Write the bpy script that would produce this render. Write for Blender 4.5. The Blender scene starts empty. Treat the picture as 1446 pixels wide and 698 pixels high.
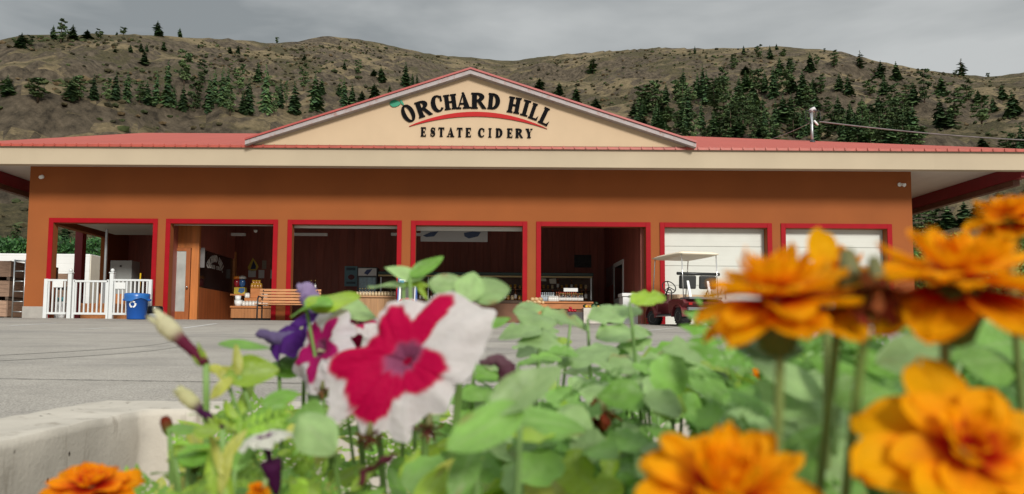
import bpy, math, random
from mathutils import Vector, Matrix, noise
R = math.radians
scene = bpy.context.scene
COL = scene.collection

# ------------------------------------------------------------------ camera
F_PX, CX, CY = 1125.0, 650.0, 390.0            # focal length and principal point in photo pixels (1446 x 698)
PITCH, YAW, ROLL = R(4.27), R(-1.1), 0.0102
CAM = Vector((0, 0, 0.60))
fwd = Vector((math.sin(YAW)*math.cos(PITCH), math.cos(YAW)*math.cos(PITCH), math.sin(PITCH)))
right0 = Vector((math.cos(YAW), -math.sin(YAW), 0))
up0 = right0.cross(fwd)
RIGHT = right0*math.cos(ROLL) + up0*math.sin(ROLL)
UP = up0*math.cos(ROLL) - right0*math.sin(ROLL)
cd = bpy.data.cameras.new('camera'); cam = bpy.data.objects.new('camera', cd); COL.objects.link(cam)
cam.matrix_world = Matrix(((RIGHT.x, UP.x, -fwd.x, CAM.x), (RIGHT.y, UP.y, -fwd.y, CAM.y), (RIGHT.z, UP.z, -fwd.z, CAM.z), (0, 0, 0, 1)))
cd.sensor_width = 36; cd.lens = F_PX/1446*36
cd.shift_x = (723-CX)/1446; cd.shift_y = (CY-349)/1446
cd.clip_start = .01; cd.clip_end = 5000
cd.dof.use_dof = True; cd.dof.focus_distance = 21.0; cd.dof.aperture_fstop = 11.0
scene.camera = cam

# ------------------------------------------------------------------ sky and sun
SUN_EL, SUN_AZ = R(27.5), R(163)                 # azimuth from +Y clockwise: behind the camera, a little to the left
w = bpy.data.worlds.new('World'); scene.world = w; w.use_nodes = True
N = w.node_tree.nodes; L = w.node_tree.links; N.clear()
wo = N.new('ShaderNodeOutputWorld'); mixs = N.new('ShaderNodeMixShader'); b1 = N.new('ShaderNodeBackground'); b2 = N.new('ShaderNodeBackground')
sky = N.new('ShaderNodeTexSky'); sky.sky_type = 'NISHITA'; sky.sun_disc = False; sky.sun_elevation = SUN_EL; sky.sun_rotation = SUN_AZ
b1.inputs['Strength'].default_value = .10; L.new(sky.outputs[0], b1.inputs['Color'])
tc = N.new('ShaderNodeTexCoord'); sep = N.new('ShaderNodeSeparateXYZ'); L.new(tc.outputs['Generated'], sep.inputs[0])
mp = N.new('ShaderNodeMapping'); mp.inputs['Scale'].default_value = (1.5, 1.5, 5.5); mp.inputs['Location'].default_value = (.35, .2, .55); L.new(tc.outputs['Generated'], mp.inputs['Vector'])
nz = N.new('ShaderNodeTexNoise'); nz.inputs['Scale'].default_value = 1.7; nz.inputs['Detail'].default_value = 5; nz.inputs['Roughness'].default_value = .5; nz.inputs['Distortion'].default_value = .3
L.new(mp.outputs[0], nz.inputs['Vector'])
cr = N.new('ShaderNodeValToRGB'); L.new(nz.outputs['Fac'], cr.inputs[0])
cr.color_ramp.elements[0].position = .36; cr.color_ramp.elements[0].color = (.25, .267, .268, 1)
cr.color_ramp.elements[1].position = .66; cr.color_ramp.elements[1].color = (.51, .522, .512, 1)
mr = N.new('ShaderNodeMapRange'); mr.interpolation_type = 'SMOOTHSTEP'; L.new(sep.outputs['Z'], mr.inputs['Value'])
mr.inputs['From Min'].default_value = .42; mr.inputs['From Max'].default_value = .95; mr.inputs['To Min'].default_value = 1.0; mr.inputs['To Max'].default_value = 3.4
mb_ = N.new('ShaderNodeMapRange'); mb_.interpolation_type = 'SMOOTHSTEP'; L.new(sep.outputs['Y'], mb_.inputs['Value'])   # brighter cloud behind the camera
mb_.inputs['From Min'].default_value = .25; mb_.inputs['From Max'].default_value = -.7; mb_.inputs['To Min'].default_value = 1.0; mb_.inputs['To Max'].default_value = 1.0
mul = N.new('ShaderNodeMath'); mul.operation = 'MAXIMUM'; L.new(mr.outputs[0], mul.inputs[0]); L.new(mb_.outputs[0], mul.inputs[1])
L.new(cr.outputs[0], b2.inputs['Color']); L.new(mul.outputs[0], b2.inputs['Strength'])
mixs.inputs[0].default_value = .93; L.new(b1.outputs[0], mixs.inputs[1]); L.new(b2.outputs[0], mixs.inputs[2]); L.new(mixs.outputs[0], wo.inputs[0])
sd = bpy.data.lights.new('sun', 'SUN'); sd.energy = 3.0; sd.angle = R(13); sd.color = (1, .955, .88)
so = bpy.data.objects.new('sun', sd); COL.objects.link(so); so.rotation_euler = (R(90)-SUN_EL, 0, -SUN_AZ + math.pi)
so.rotation_euler = Vector((-math.sin(SUN_AZ)*math.cos(SUN_EL), -math.cos(SUN_AZ)*math.cos(SUN_EL), -math.sin(SUN_EL))).to_track_quat('-Z', 'Y').to_euler()
so.location = (-5, -10, 20)
scene.view_settings.view_transform = 'Standard'; scene.view_settings.look = 'None'; scene.view_settings.gamma = 1; scene.view_settings.use_curve_mapping = False
scene.view_settings.exposure = 0.12
scene.render.engine = 'CYCLES'
scene.cycles.use_denoising = True
scene.cycles.max_bounces = 8; scene.cycles.transparent_max_bounces = 8

# ------------------------------------------------------------------ helpers
def ray(px, py):
    return (fwd + RIGHT*((px-CX)/F_PX) - UP*((py-CY)/F_PX))
def P(px, py, Y):                                # the point of the plane y = Y seen at photo pixel (px, py)
    d = ray(px, py); return CAM + d*(Y/d.y)
def PZ(px, py, z):
    d = ray(px, py); return CAM + d*((z-CAM.z)/d.z)

class MB:
    def __init__(s): s.v = []; s.f = []; s.uv = []; s.c = []; s.sm = []
    def add(s, vs, fs, uv=None, c=None, smooth=False):
        b = len(s.v); s.v += [Vector(p) for p in vs]
        s.uv += (uv if uv else [(0, 0)]*len(vs))
        s.c += (c if isinstance(c, list) else [c or (1, 1, 1)]*len(vs))
        s.f += [tuple(i+b for i in f) for f in fs]; s.sm += [smooth]*len(fs)
        return s
    def box(s, x0, x1, y0, y1, z0, z1, m=None, c=None):
        vs = [Vector(p) for p in ((x0,y0,z0),(x1,y0,z0),(x1,y1,z0),(x0,y1,z0),(x0,y0,z1),(x1,y0,z1),(x1,y1,z1),(x0,y1,z1))]
        if m is not None: vs = [m @ p for p in vs]
        return s.add(vs, [(0,3,2,1),(4,5,6,7),(0,1,5,4),(1,2,6,5),(2,3,7,6),(3,0,4,7)], c=c)
    def prism(s, pts, d, c=None):                 # planar polygon pushed along d
        n = len(pts); d = Vector(d); a = [Vector(p) for p in pts]
        nrm = Vector((0,0,0))
        for i in range(n): nrm += a[i].cross(a[(i+1) % n])
        if nrm.dot(d) > 0: a.reverse()
        vs = a + [p+d for p in a]
        fs = [tuple(range(n)), tuple(range(2*n-1, n-1, -1))] + [((i+1) % n, i, n+i, n+(i+1) % n) for i in range(n)]
        return s.add(vs, fs, c=c)
    def tube(s, pts, r, n=8, c=None, caps=True, smooth=True):
        pts = [Vector(p) for p in pts]; k = len(pts); rs = r if isinstance(r, (list, tuple)) else [r]*k
        vs = []; cs = []; prev = None
        for i, p in enumerate(pts):
            t = (pts[min(i+1, k-1)]-pts[max(i-1, 0)]).normalized()
            if prev is None:
                a = t.orthogonal().normalized()
            else:
                a = prev - t*prev.dot(t); a = a.normalized() if a.length > 1e-6 else t.orthogonal().normalized()
            prev = a; b = t.cross(a)
            for j in range(n):
                q = 2*math.pi*j/n; vs.append(p + (a*math.cos(q)+b*math.sin(q))*rs[i])
                cs.append(c[i] if isinstance(c, list) else (c or (1, 1, 1)))
        fs = [(i*n+j, i*n+(j+1) % n, (i+1)*n+(j+1) % n, (i+1)*n+j) for i in range(k-1) for j in range(n)]
        s.add(vs, fs, c=cs, smooth=smooth)
        if caps:
            b = len(s.v)-len(vs)
            s.f += [tuple(b+j for j in range(n-1, -1, -1)), tuple(b+(k-1)*n+j for j in range(n))]; s.sm += [False, False]
        return s
    def lathe(s, prof, m=None, n=20, c=None, smooth=True):   # prof: (r, z) bottom to top round local z
        vs = []
        for r, z in prof:
            for j in range(n):
                q = 2*math.pi*j/n; p = Vector((r*math.cos(q), r*math.sin(q), z)); vs.append(m @ p if m is not None else p)
        k = len(prof)
        fs = [(i*n+j, i*n+(j+1) % n, (i+1)*n+(j+1) % n, (i+1)*n+j) for i in range(k-1) for j in range(n)]
        b = len(s.v); s.add(vs, fs, c=c, smooth=smooth)
        s.f += [tuple(b+j for j in range(n-1, -1, -1)), tuple(b+(k-1)*n+j for j in range(n))]; s.sm += [False, False]
        return s
    def build(s, name, mat, parent=None, bevel=0):
        root = parent
        while root is not None and root.parent is not None: root = root.parent
        o0 = root.location.copy() if root is not None else Vector((0, 0, 0))
        me = bpy.data.meshes.new(name); me.from_pydata([tuple(p-o0) for p in s.v], [], s.f)
        me.polygons.foreach_set('use_smooth', s.sm)
        uvl = me.uv_layers.new(name='UVMap'); li = [0]*len(me.loops); me.loops.foreach_get('vertex_index', li)
        uvl.data.foreach_set('uv', [t for i in li for t in s.uv[i]])
        ca = me.color_attributes.new('Col', 'FLOAT_COLOR', 'POINT'); ca.data.foreach_set('color', [t for q in s.c for t in (q[0], q[1], q[2], 1)])
        me.materials.append(mat); me.update()
        o = bpy.data.objects.new(name, me); COL.objects.link(o)
        if parent is not None: o.parent = parent
        if bevel:
            md = o.modifiers.new('bevel', 'BEVEL'); md.width = bevel; md.segments = 2; md.limit_method = 'ANGLE'; md.angle_limit = R(40)
        return o

def tag(o, label=None, cat=None, group=None, kind=None):
    if label: o['label'] = label
    if cat: o['category'] = cat
    if group: o['group'] = group
    if kind: o['kind'] = kind
    return o
def thing(name, label, cat, loc=(0, 0, 0), group=None):
    o = bpy.data.objects.new(name, None); COL.objects.link(o); o.location = loc; o.empty_display_size = .1
    return tag(o, label, cat, group)
def copy_tree(o, parent=None):
    c = o.copy(); COL.objects.link(c); c.parent = parent
    for ch in o.children: copy_tree(ch, c)
    return c

# ------------------------------------------------------------------ materials
MATS = {}
def pm(name, col, rough=.7, var=.12, scale=3.0, bump=0.0, bscale=60.0, metal=0.0, trans=0.0, planks=None, vc=False, spec=.5, dirt=None, objrand=0.0, ridges=None, stretch=None):
    if name in MATS: return MATS[name]
    m = bpy.data.materials.new(name); m.use_nodes = True; MATS[name] = m
    n = m.node_tree.nodes; l = m.node_tree.links; bs = n['Principled BSDF']; out = n['Material Output']
    bs.inputs['Roughness'].default_value = rough; bs.inputs['Metallic'].default_value = metal; bs.inputs['Specular IOR Level'].default_value = spec
    t = n.new('ShaderNodeTexCoord'); vec = t.outputs['Object']
    if stretch:
        mpn = n.new('ShaderNodeMapping'); mpn.inputs['Scale'].default_value = stretch; l.new(vec, mpn.inputs['Vector']); svec = mpn.outputs[0]
    else: svec = vec
    ns = n.new('ShaderNodeTexNoise'); ns.inputs['Scale'].default_value = scale; ns.inputs['Detail'].default_value = 6; l.new(svec, ns.inputs['Vector'])
    if vc:
        a = n.new('ShaderNodeAttribute'); a.attribute_name = 'Col'; basec = a.outputs['Color']
    else:
        rgb = n.new('ShaderNodeRGB'); rgb.outputs[0].default_value = (*col, 1); basec = rgb.outputs[0]
    mrn = n.new('ShaderNodeMapRange'); l.new(ns.outputs['Fac'], mrn.inputs['Value']); mrn.inputs['From Min'].default_value = .25; mrn.inputs['From Max'].default_value = .75
    mrn.inputs['To Min'].default_value = 1-var; mrn.inputs['To Max'].default_value = 1+var
    fac = mrn.outputs[0]
    def mulv(a, b):
        q = n.new('ShaderNodeMath'); q.operation = 'MULTIPLY'; l.new(a, q.inputs[0])
        if isinstance(b, float): q.inputs[1].default_value = b
        else: l.new(b, q.inputs[1])
        return q.outputs[0]
    height = None
    if planks:                                     # (axis, width, tint spread, groove depth)
        ax, wd, spread, groove = planks
        sp = n.new('ShaderNodeSeparateXYZ'); l.new(vec, sp.inputs[0])
        dv = n.new('ShaderNodeMath'); dv.operation = 'DIVIDE'; l.new(sp.outputs[ax], dv.inputs[0]); dv.inputs[1].default_value = wd
        fl = n.new('ShaderNodeMath'); fl.operation = 'FLOOR'; l.new(dv.outputs[0], fl.inputs[0])
        fr = n.new('ShaderNodeMath'); fr.operation = 'FRACT'; l.new(dv.outputs[0], fr.inputs[0])
        wn = n.new('ShaderNodeTexWhiteNoise'); wn.noise_dimensions = '1D'; l.new(fl.outputs[0], wn.inputs['W'])
        m2 = n.new('ShaderNodeMapRange'); l.new(wn.outputs['Value'], m2.inputs['Value']); m2.inputs['To Min'].default_value = 1-spread; m2.inputs['To Max'].default_value = 1+spread
        fac = mulv(fac, m2.outputs[0])
        pg = n.new('ShaderNodeMath'); pg.operation = 'PINGPONG'; l.new(fr.outputs[0], pg.inputs[0]); pg.inputs[1].default_value = .5
        m3 = n.new('ShaderNodeMapRange'); l.new(pg.outputs[0], m3.inputs['Value']); m3.inputs['From Max'].default_value = .06
        height = mulv(m3.outputs[0], float(groove))
    if objrand:
        oi = n.new('ShaderNodeObjectInfo'); m4 = n.new('ShaderNodeMapRange'); l.new(oi.outputs['Random'], m4.inputs['Value']); m4.inputs['To Min'].default_value = 1-objrand; m4.inputs['To Max'].default_value = 1+objrand
        fac = mulv(fac, m4.outputs[0])
    vm = n.new('ShaderNodeVectorMath'); vm.operation = 'SCALE'; l.new(basec, vm.inputs[0]); l.new(fac, vm.inputs['Scale'])
    colout = vm.outputs[0]
    if dirt:                                       # (colour, scale, threshold, amount): stains with a shape of their own
        nd = n.new('ShaderNodeTexNoise'); nd.inputs['Scale'].default_value = dirt[1]; nd.inputs['Detail'].default_value = 8; nd.inputs['Roughness'].default_value = .7
        if len(dirt) > 4:
            mpd = n.new('ShaderNodeMapping'); mpd.inputs['Scale'].default_value = dirt[4]; l.new(vec, mpd.inputs['Vector']); l.new(mpd.outputs[0], nd.inputs['Vector'])
        else: l.new(vec, nd.inputs['Vector'])
        md = n.new('ShaderNodeMapRange'); l.new(nd.outputs['Fac'], md.inputs['Value']); md.inputs['From Min'].default_value = dirt[2]; md.inputs['From Max'].default_value = dirt[2]+.15; md.inputs['To Max'].default_value = dirt[3]
        mx = n.new('ShaderNodeMix'); mx.data_type = 'RGBA'; l.new(md.outputs[0], mx.inputs['Factor']); l.new(colout, mx.inputs['A']); mx.inputs['B'].default_value = (*dirt[0], 1)
        colout = mx.outputs['Result']
    l.new(colout, bs.inputs['Base Color'])
    if bump or height is not None or ridges:
        bp = n.new('ShaderNodeBump'); bp.inputs['Distance'].default_value = .01; bp.inputs['Strength'].default_value = 1.0
        nb = n.new('ShaderNodeTexNoise'); nb.inputs['Scale'].default_value = bscale; nb.inputs['Detail'].default_value = 4; l.new(vec, nb.inputs['Vector'])
        h = mulv(nb.outputs['Fac'], float(bump))
        if height is not None:
            ad = n.new('ShaderNodeMath'); l.new(h, ad.inputs[0]); l.new(height, ad.inputs[1]); h = ad.outputs[0]
        l.new(h, bp.inputs['Height']); l.new(bp.outputs[0], bs.inputs['Normal'])
    if trans:
        tr = n.new('ShaderNodeBsdfTranslucent'); l.new(colout, tr.inputs['Color']); ms = n.new('ShaderNodeMixShader'); ms.inputs[0].default_value = trans
        l.new(bs.outputs[0], ms.inputs[1]); l.new(tr.outputs[0], ms.inputs[2]); l.new(ms.outputs[0], out.inputs['Surface'])
    return m

def glassm(name, tint, alpha=.25):
    m = bpy.data.materials.new(name); m.use_nodes = True; n = m.node_tree.nodes; l = m.node_tree.links
    bs = n['Principled BSDF']; bs.inputs['Base Color'].default_value = (*tint, 1); bs.inputs['Roughness'].default_value = .05
    tr = n.new('ShaderNodeBsdfTransparent'); ms = n.new('ShaderNodeMixShader'); ms.inputs[0].default_value = alpha
    l.new(tr.outputs[0], ms.inputs[1]); l.new(bs.outputs[0], ms.inputs[2]); l.new(ms.outputs[0], n['Material Output'].inputs['Surface'])
    return m

stucco = pm('orange_stucco', (.29, .082, .0175), .9, .10, .7, .10, 90, dirt=((.22, .07, .022), 1.6, .60, .30, (1, 1, .25)))
cream = pm('cream_stucco', (.45, .37, .262), .85, .06, .8, .08, 110, planks=(0, 3.05, .015, .25), dirt=((.45, .36, .24), 2.2, .62, .35, (1, 1, .3)))
gablem = pm('peach_stucco', (.54, .40, .262), .85, .04, 1.5, .08, 110, dirt=((.42, .28, .16), 7, .66, .5))
redtrim = pm('red_paint', (.31, .003, .009), .6, .08, 4, spec=.15)
darkred = pm('dark_red_paint', (.20, .008, .016), .5, .10, 4)
soffm = pm('soffit_white', (.62, .56, .52), .7, .04, 3, planks=(0, .3, .03, .3))
roofm = pm('red_metal_roof', (.37, .060, .038), .75, .07, .8, planks=(0, .3, .03, -.8), metal=.0)
raked = pm('weathered_white_paint', (.35, .31, .31), .6, .1, 5, dirt=((.28, .13, .10), 7, .52, .8, (1, 1, 1)))
siding = pm('dark_red_siding', (.33, .090, .064), .55, .2, 2.5, planks=(0, .28, .13, .8), stretch=(4, 4, .4))
sidingy = pm('dark_red_siding_depth', (.33, .090, .064), .55, .2, 2.5, planks=(1, .28, .13, .8), stretch=(4, 4, .4))
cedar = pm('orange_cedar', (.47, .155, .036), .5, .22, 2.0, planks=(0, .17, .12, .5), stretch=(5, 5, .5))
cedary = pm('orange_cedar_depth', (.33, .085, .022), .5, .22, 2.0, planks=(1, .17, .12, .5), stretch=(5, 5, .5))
wood = pm('plain_orange_wood', (.46, .17, .05), .55, .22, 3.0, stretch=(1, 4, 4))
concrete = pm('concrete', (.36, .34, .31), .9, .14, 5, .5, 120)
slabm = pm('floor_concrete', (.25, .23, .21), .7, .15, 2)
doorm = pm('white_steel_door', (.60, .61, .56), .5, .04, 2, planks=(2, .14, .0, .25))
white = pm('white_paint', (.78, .79, .78), .45, .04, 3)
whitev = pm('white_vinyl', (.66, .68, .68), .35, .04, 3)
black = pm('black_paint', (.018, .018, .02), .45, .2, 5)
steel = pm('galvanised_steel', (.42, .44, .45), .38, .12, 6, metal=.7)
chrome = pm('silver_metal', (.6, .6, .6), .25, .05, 6, metal=.9)
rubber = pm('black_rubber', (.02, .02, .021), .85, .3, 15)
signblack = pm('sign_black', (.006, .006, .007), .8, .1, 5, spec=.05)
signred = pm('sign_red', (.42, .025, .025), .7, .06, 5, spec=.1)
signgreen = pm('sign_green', (.005, .24, .13), .45, .05, 5)
greyp = pm('grey_panel', (.34, .36, .35), .5, .06, 3)
# ------------------------------------------------------------------ building
FY, IY = 22.5, 22.75                            # front and inner face of the front wall
ZF = P(620, 455, FY).z                          # shop floor level
ZS = P(620, 238.5, FY).z                        # soffit
EY = 21.2                                       # fascia front
ZB, ZT = P(620, 235.5, EY).z, P(620, 209, EY).z
XL, XR = P(38, 340, FY).x, P(1289, 330, FY).x   # wall corners
BY = 29.2; DEEP = 40.0                          # back wall of the shop, rear of the building
bld = thing('cidery_building', 'long orange stucco shop building with red trimmed bays, red metal roof and sign gable', 'building', (0, FY, ZF))
ops = [(66, 220.5), (232, 391), (404.5, 566.5), (579.5, 744.5), (757, 919), (932, 1091), (1103.5, 1261)]
opx = []
TW = .135                                       # trim width
zo = P(620, 312, FY).z                          # top of trim
for a, b in ops: opx.append((P(a, 385, FY).x, P(b, 385, FY).x))
ztop = zo - TW                                  # clear opening top
m = MB()
m.box(XL, XR, FY, IY, ztop, ZS)
edges = [XL] + [t for a, b in opx for t in (a+TW, b-TW)] + [XR]
for i in range(0, len(edges), 2): m.box(edges[i], edges[i+1], FY, IY, ZF, ztop)
m.build('front_wall', stucco, bld)
for i, (a, b) in enumerate(opx):
    t = MB()
    t.box(a, a+TW, FY-.03, FY-.002, ZF, zo); t.box(b-TW, b, FY-.03, FY-.002, ZF, zo); t.box(a+TW, b-TW, FY-.03, FY-.002, ztop, zo)
    t.build('door_frame', redtrim, bld, bevel=.006)
f = MB(); f.box(XL-.02, P(69, 440, FY).x-.01, FY-.035, IY, ZF-.3, P(50, 433, FY).z); f.build('foundation', concrete, bld, bevel=.01)
# side and rear walls, the left one with two wide openings onto the lean-to
m = MB(); zl = ZF+2.85
m.box(XL, XL+.25, IY, 22.95, ZF, zl); m.box(XL, XL+.25, 27.0, DEEP-.25, ZF, zl); m.box(XL, XL+.25, IY, DEEP-.25, zl, ZS)
m.box(XR-.25, XR, IY, DEEP-.25, ZF, ZS); m.box(XL, XR, DEEP-.25, DEEP, ZF, ZS)
m.build('side_wall', stucco, bld)
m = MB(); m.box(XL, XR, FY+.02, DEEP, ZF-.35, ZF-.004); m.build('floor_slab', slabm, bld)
# interior
XP1 = (opx[0][1]+opx[1][0])/2; XP2 = P(905, 400, IY).x
m = MB(); m.box(XP1+.1, XP2, BY, BY+.15, ZF, ZS-.05); m.box(XL+.25, XP1-.1, BY-.6, BY-.45, ZF, ZS-.05)
m.build('rear_partition', siding, bld)
MB().box(XP1-.1, XP1+.1, IY+.02, BY+.15, ZF, ZS-.05).build('cross_partition', sidingy, bld); MB().box(XP2, XP2+.15, IY+.02, BY+.3, ZF, ZS-.05).build('cross_partition', sidingy, bld)
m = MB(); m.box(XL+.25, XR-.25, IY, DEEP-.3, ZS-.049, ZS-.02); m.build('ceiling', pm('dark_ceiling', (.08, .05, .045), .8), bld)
# roof
def eave(px): return P(px, 208, EY).x
X0, X1 = P(-75, 208, EY).x, P(1488, 208, EY).x
RY = 30.0; zr = P(620, 190.0, RY).z
xa, xb = P(203, 191, RY).x, P(955, 191, RY).x
slope = (zr-ZT)/(RY-EY)
m = MB(); Yb = 2*RY-EY
q = [(X0, EY-.06, ZT+.02), (X1, EY-.06, ZT+.02), (X1, Yb, ZT+.02), (X0, Yb, ZT+.02), (xa, RY, zr), (xb, RY, zr)]
m.add(q, [(0, 1, 5, 4), (1, 2, 5), (2, 3, 4, 5), (3, 0, 4), (3, 2, 1, 0)])
m.build('roof', roofm, bld)
m = MB(); m.box(X0-.02, X1+.02, EY-.075, EY-.062, ZT-.035, ZT+.03)
k = X0
while k < X1:                                    # turned-down rib ends of the roof sheets along the eave
    m.box(k, k+.03, EY-.10, EY-.076, ZT-.02, ZT+.045); k += .30
m.build('eave_flashing', pm('red_metal_flashing', (.40, .075, .05), .4, .15, 6), bld)
m = MB(); m.box(X0, X1, EY, EY+.22, ZB, ZT); m.build('fascia', cream, bld, bevel=.008)
m = MB(); m.box(X0, X1, EY+.221, DEEP+1.2, ZS, ZS+.06); m.build('soffit', soffm, bld)
for sx, xx in ((-1, P(60, 250, FY).x), (1, P(1270, 261, FY).x)):
    fl = MB(); zz = P(60 if sx < 0 else 1270, 250 if sx < 0 else 261, FY).z
    fl.lathe([(.055, 0), (.06, .02), (.05, .03)], Matrix.Translation((xx, FY-.001, zz)) @ Matrix.Rotation(R(90), 4, 'X'), 14)
    fl.lathe([(.02, 0), (.03, .02), (.055, .12), (.05, .125)], Matrix.Translation((xx+.03*sx, FY-.03, zz+.01)) @ Matrix.Rotation(R(115), 4, 'X') @ Matrix.Rotation(R(25), 4, 'Y'), 14)
    fl.build('floodlight', white, bld)
# lean-to beams and posts at both sides
for sx, xb_, in ((-1, P(0, 270, 23.4).x), (1, P(1408, 260, 22.6).x)):
    bm_ = MB(); bm_.box(xb_-.12, xb_+.12, EY+.225, DEEP, ZS-.36, ZS-.004); bm_.build('canopy_beam', darkred, bld, bevel=.01)
    b2_ = MB(); b2_.box(xb_-.09, xb_+.09, EY+.6, DEEP-.2, ZS-.52, ZS-.363); b2_.build('lower_beam', pm('brown_stained_beam', (.12, .045, .025), .7, .2, 4), bld)
    for yy in (28.4, 37.5):
        pmk = MB(); pmk.box(xb_-.14, xb_+.14, yy-.14, yy+.14, ZF-.1, ZS-.522); pmk.build('canopy_post', darkred, bld, bevel=.01)
# sign gable
GY = 21.16
gl, ga, gr = P(360, 203.5, GY), P(664.5, 104, GY), P(972, 208, GY)
zg0 = ZT+.05
def gz(x): return (gl.z+(ga.z-gl.z)*(x-gl.x)/(ga.x-gl.x)) if x < ga.x else (gr.z+(ga.z-gr.z)*(x-gr.x)/(ga.x-gr.x))
m = MB(); m.prism([(gl.x-.1, GY, zg0), (gr.x+.1, GY, zg0), (ga.x, GY, ga.z+.02)], (0, .25, 0)); m.build('sign_gable', gablem, bld)
def slab(p, q, h, y0, y1):                       # sloping board from p to q, h thick upwards
    return [(p.x, y0, p.z), (q.x, y0, q.z), (q.x, y0, q.z+h), (p.x, y0, p.z+h)]
gl2, gr2 = P(346, 204.5, GY-.2), P(983, 208.5, GY-.2); ga2 = P(664.5, 104.5, GY-.2)
rk = MB()
for p, q_ in ((gl2, ga2), (gr2, ga2)):
    rk.prism(slab(p, q_, .115, GY-.22, 0), (0, .215, 0))
rk.build('rake_board', raked, bld)
rk = MB()
for p, q_ in ((gl2, ga2), (gr2, ga2)):
    a_, c_ = p+Vector((0, 0, .118)), q_+Vector((0, 0, .118)); rk.prism(slab(a_, c_, .05, GY-.26, 0), (0, 7.6, 0))
rk.build('gable_roof', pm('red_gable_metal', (.36, .06, .05), .45, .12, 3), bld)
# lettering: heavy high-contrast serif letters laid out of bars and crescent strokes (unit square)
def rect(x0, y0, x1, y1): return [[(x0, y0), (x1, y0), (x1, y1), (x0, y1)]]
def arc(cx, cy, ro, so, ri, si, a0, a1, n=18, dx=0):
    out = []
    for i in range(n):
        a, b = R(a0+(a1-a0)*i/n), R(a0+(a1-a0)*(i+1)/n)
        out.append([(cx+dx+ri*math.cos(a), cy+si*math.sin(a)), (cx+ro*math.cos(a), cy+so*math.sin(a)), (cx+ro*math.cos(b), cy+so*math.sin(b)), (cx+dx+ri*math.cos(b), cy+si*math.sin(b))])
    return out
def glyph(ch):
    S, T, F = .30, .075, .06
    def stem(x0, x1, top=True, bot=True, e=.08):
        o = rect(x0, F if bot else 0, x1, 1-F if top else 1)
        if bot: o += rect(x0-e, 0, x1+e, F)
        if top: o += rect(x0-e, 1-F, x1+e, 1)
        return o
    if ch == 'I': return stem(.3, .7, e=.2)
    if ch == 'H': return stem(.08, .36) + stem(.64, .92) + rect(.36, .46, .64, .54)
    if ch == 'L': return stem(.12, .44, bot=False) + rect(.44, 0, .95, .08) + [[(.80, .08), (.95, .08), (.95, .30)]] + rect(.04, 0, .12, .06)
    if ch == 'E': return stem(.12, .44, top=False, bot=False) + rect(.44, 0, .92, .08) + rect(.44, .92, .90, 1) + rect(.44, .47, .72, .545) + [[(.78, .08), (.92, .08), (.92, .28)], [(.76, .92), (.90, .72), (.90, .92)], [(.66, .37), (.72, .37), (.72, .47)], [(.66, .545), (.72, .545), (.72, .64)]] + rect(.04, 0, .12, .05) + rect(.04, .95, .12, 1)
    if ch == 'T': return stem(.35, .65, top=False) + rect(.05, .92, .35, 1) + rect(.65, .92, .95, 1) + [[(.05, .70), (.18, .92), (.05, .92)], [(.95, .70), (.95, .92), (.82, .92)]]
    if ch == 'A': return [[(.10, F), (.20, F), (.50, .88), (.44, .99)], [(.56, F), (.90, F), (.60, 1), (.44, .99), (.50, .88)]] + rect(.27, .27, .63, .34) + rect(0, 0, .30, F) + rect(.46, 0, 1, F)
    if ch == 'Y': return [[(.08, .94), (.42, .94), (.66, .46), (.36, .46)], [(.84, .94), (.92, .94), (.66, .46), (.58, .50)]] + rect(.36, F, .66, .46) + rect(.0, .94, .48, 1) + rect(.74, .94, 1, 1) + rect(.26, 0, .76, F)
    if ch == 'O': return arc(.5, .5, .5, .5, .22, .44, 0, 360, 32)
    if ch == 'C': return arc(.5, .5, .5, .5, .25, .43, 48, 318, 26, dx=.06) + [[(.78, .62), (.88, .62), (.88, .93), (.80, .85)]]
    if ch == 'D': return stem(.08, .36, e=.06) + arc(.36, .5, .58, .5, .28, .42, -90, 90, 18)
    if ch == 'R': return stem(.08, .36, e=.06) + arc(.36, .74, .50, .26, .22, .19, -90, 90, 14) + [[(.40, .50), (.64, .52), (1.0, 0), (.72, 0)]]
    if ch == 'S':
        o = []; n = 26; pts = []
        for i in range(n+1):
            t = i/n
            if t < .5: a = R(35+(270-35)*(t/.5)); c = (.5+.30*math.cos(a), .74+.21*math.sin(a))
            else: a = R(90-(235)*((t-.5)/.5)); c = (.5+.32*math.cos(a), .26+.22*math.sin(a))
            pts.append(c)
        for i in range(n):
            (x0, y0), (x1, y1) = pts[i], pts[i+1]; 
            def off(t): return .04+.13*math.exp(-((t-.5)/.2)**2)
            dx, dy = x1-x0, y1-y0; ln = math.hypot(dx, dy) or 1e-6; nx, ny = -dy/ln, dx/ln
            h0, h1 = off(i/n), off((i+1)/n)
            o.append([(x0+nx*h0, y0+ny*h0), (x1+nx*h1, y1+ny*h1), (x1-nx*h1, y1-ny*h1), (x0-nx*h0, y0-ny*h0)])
        return o + [[(.82, .68), (.90, .68), (.90, .98), (.82, .9)], [(.10, .02), (.18, .10), (.18, .34), (.10, .34)]]
    return []
def crop2(x, y): return 480+x/2.9083, y/2.9083
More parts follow.
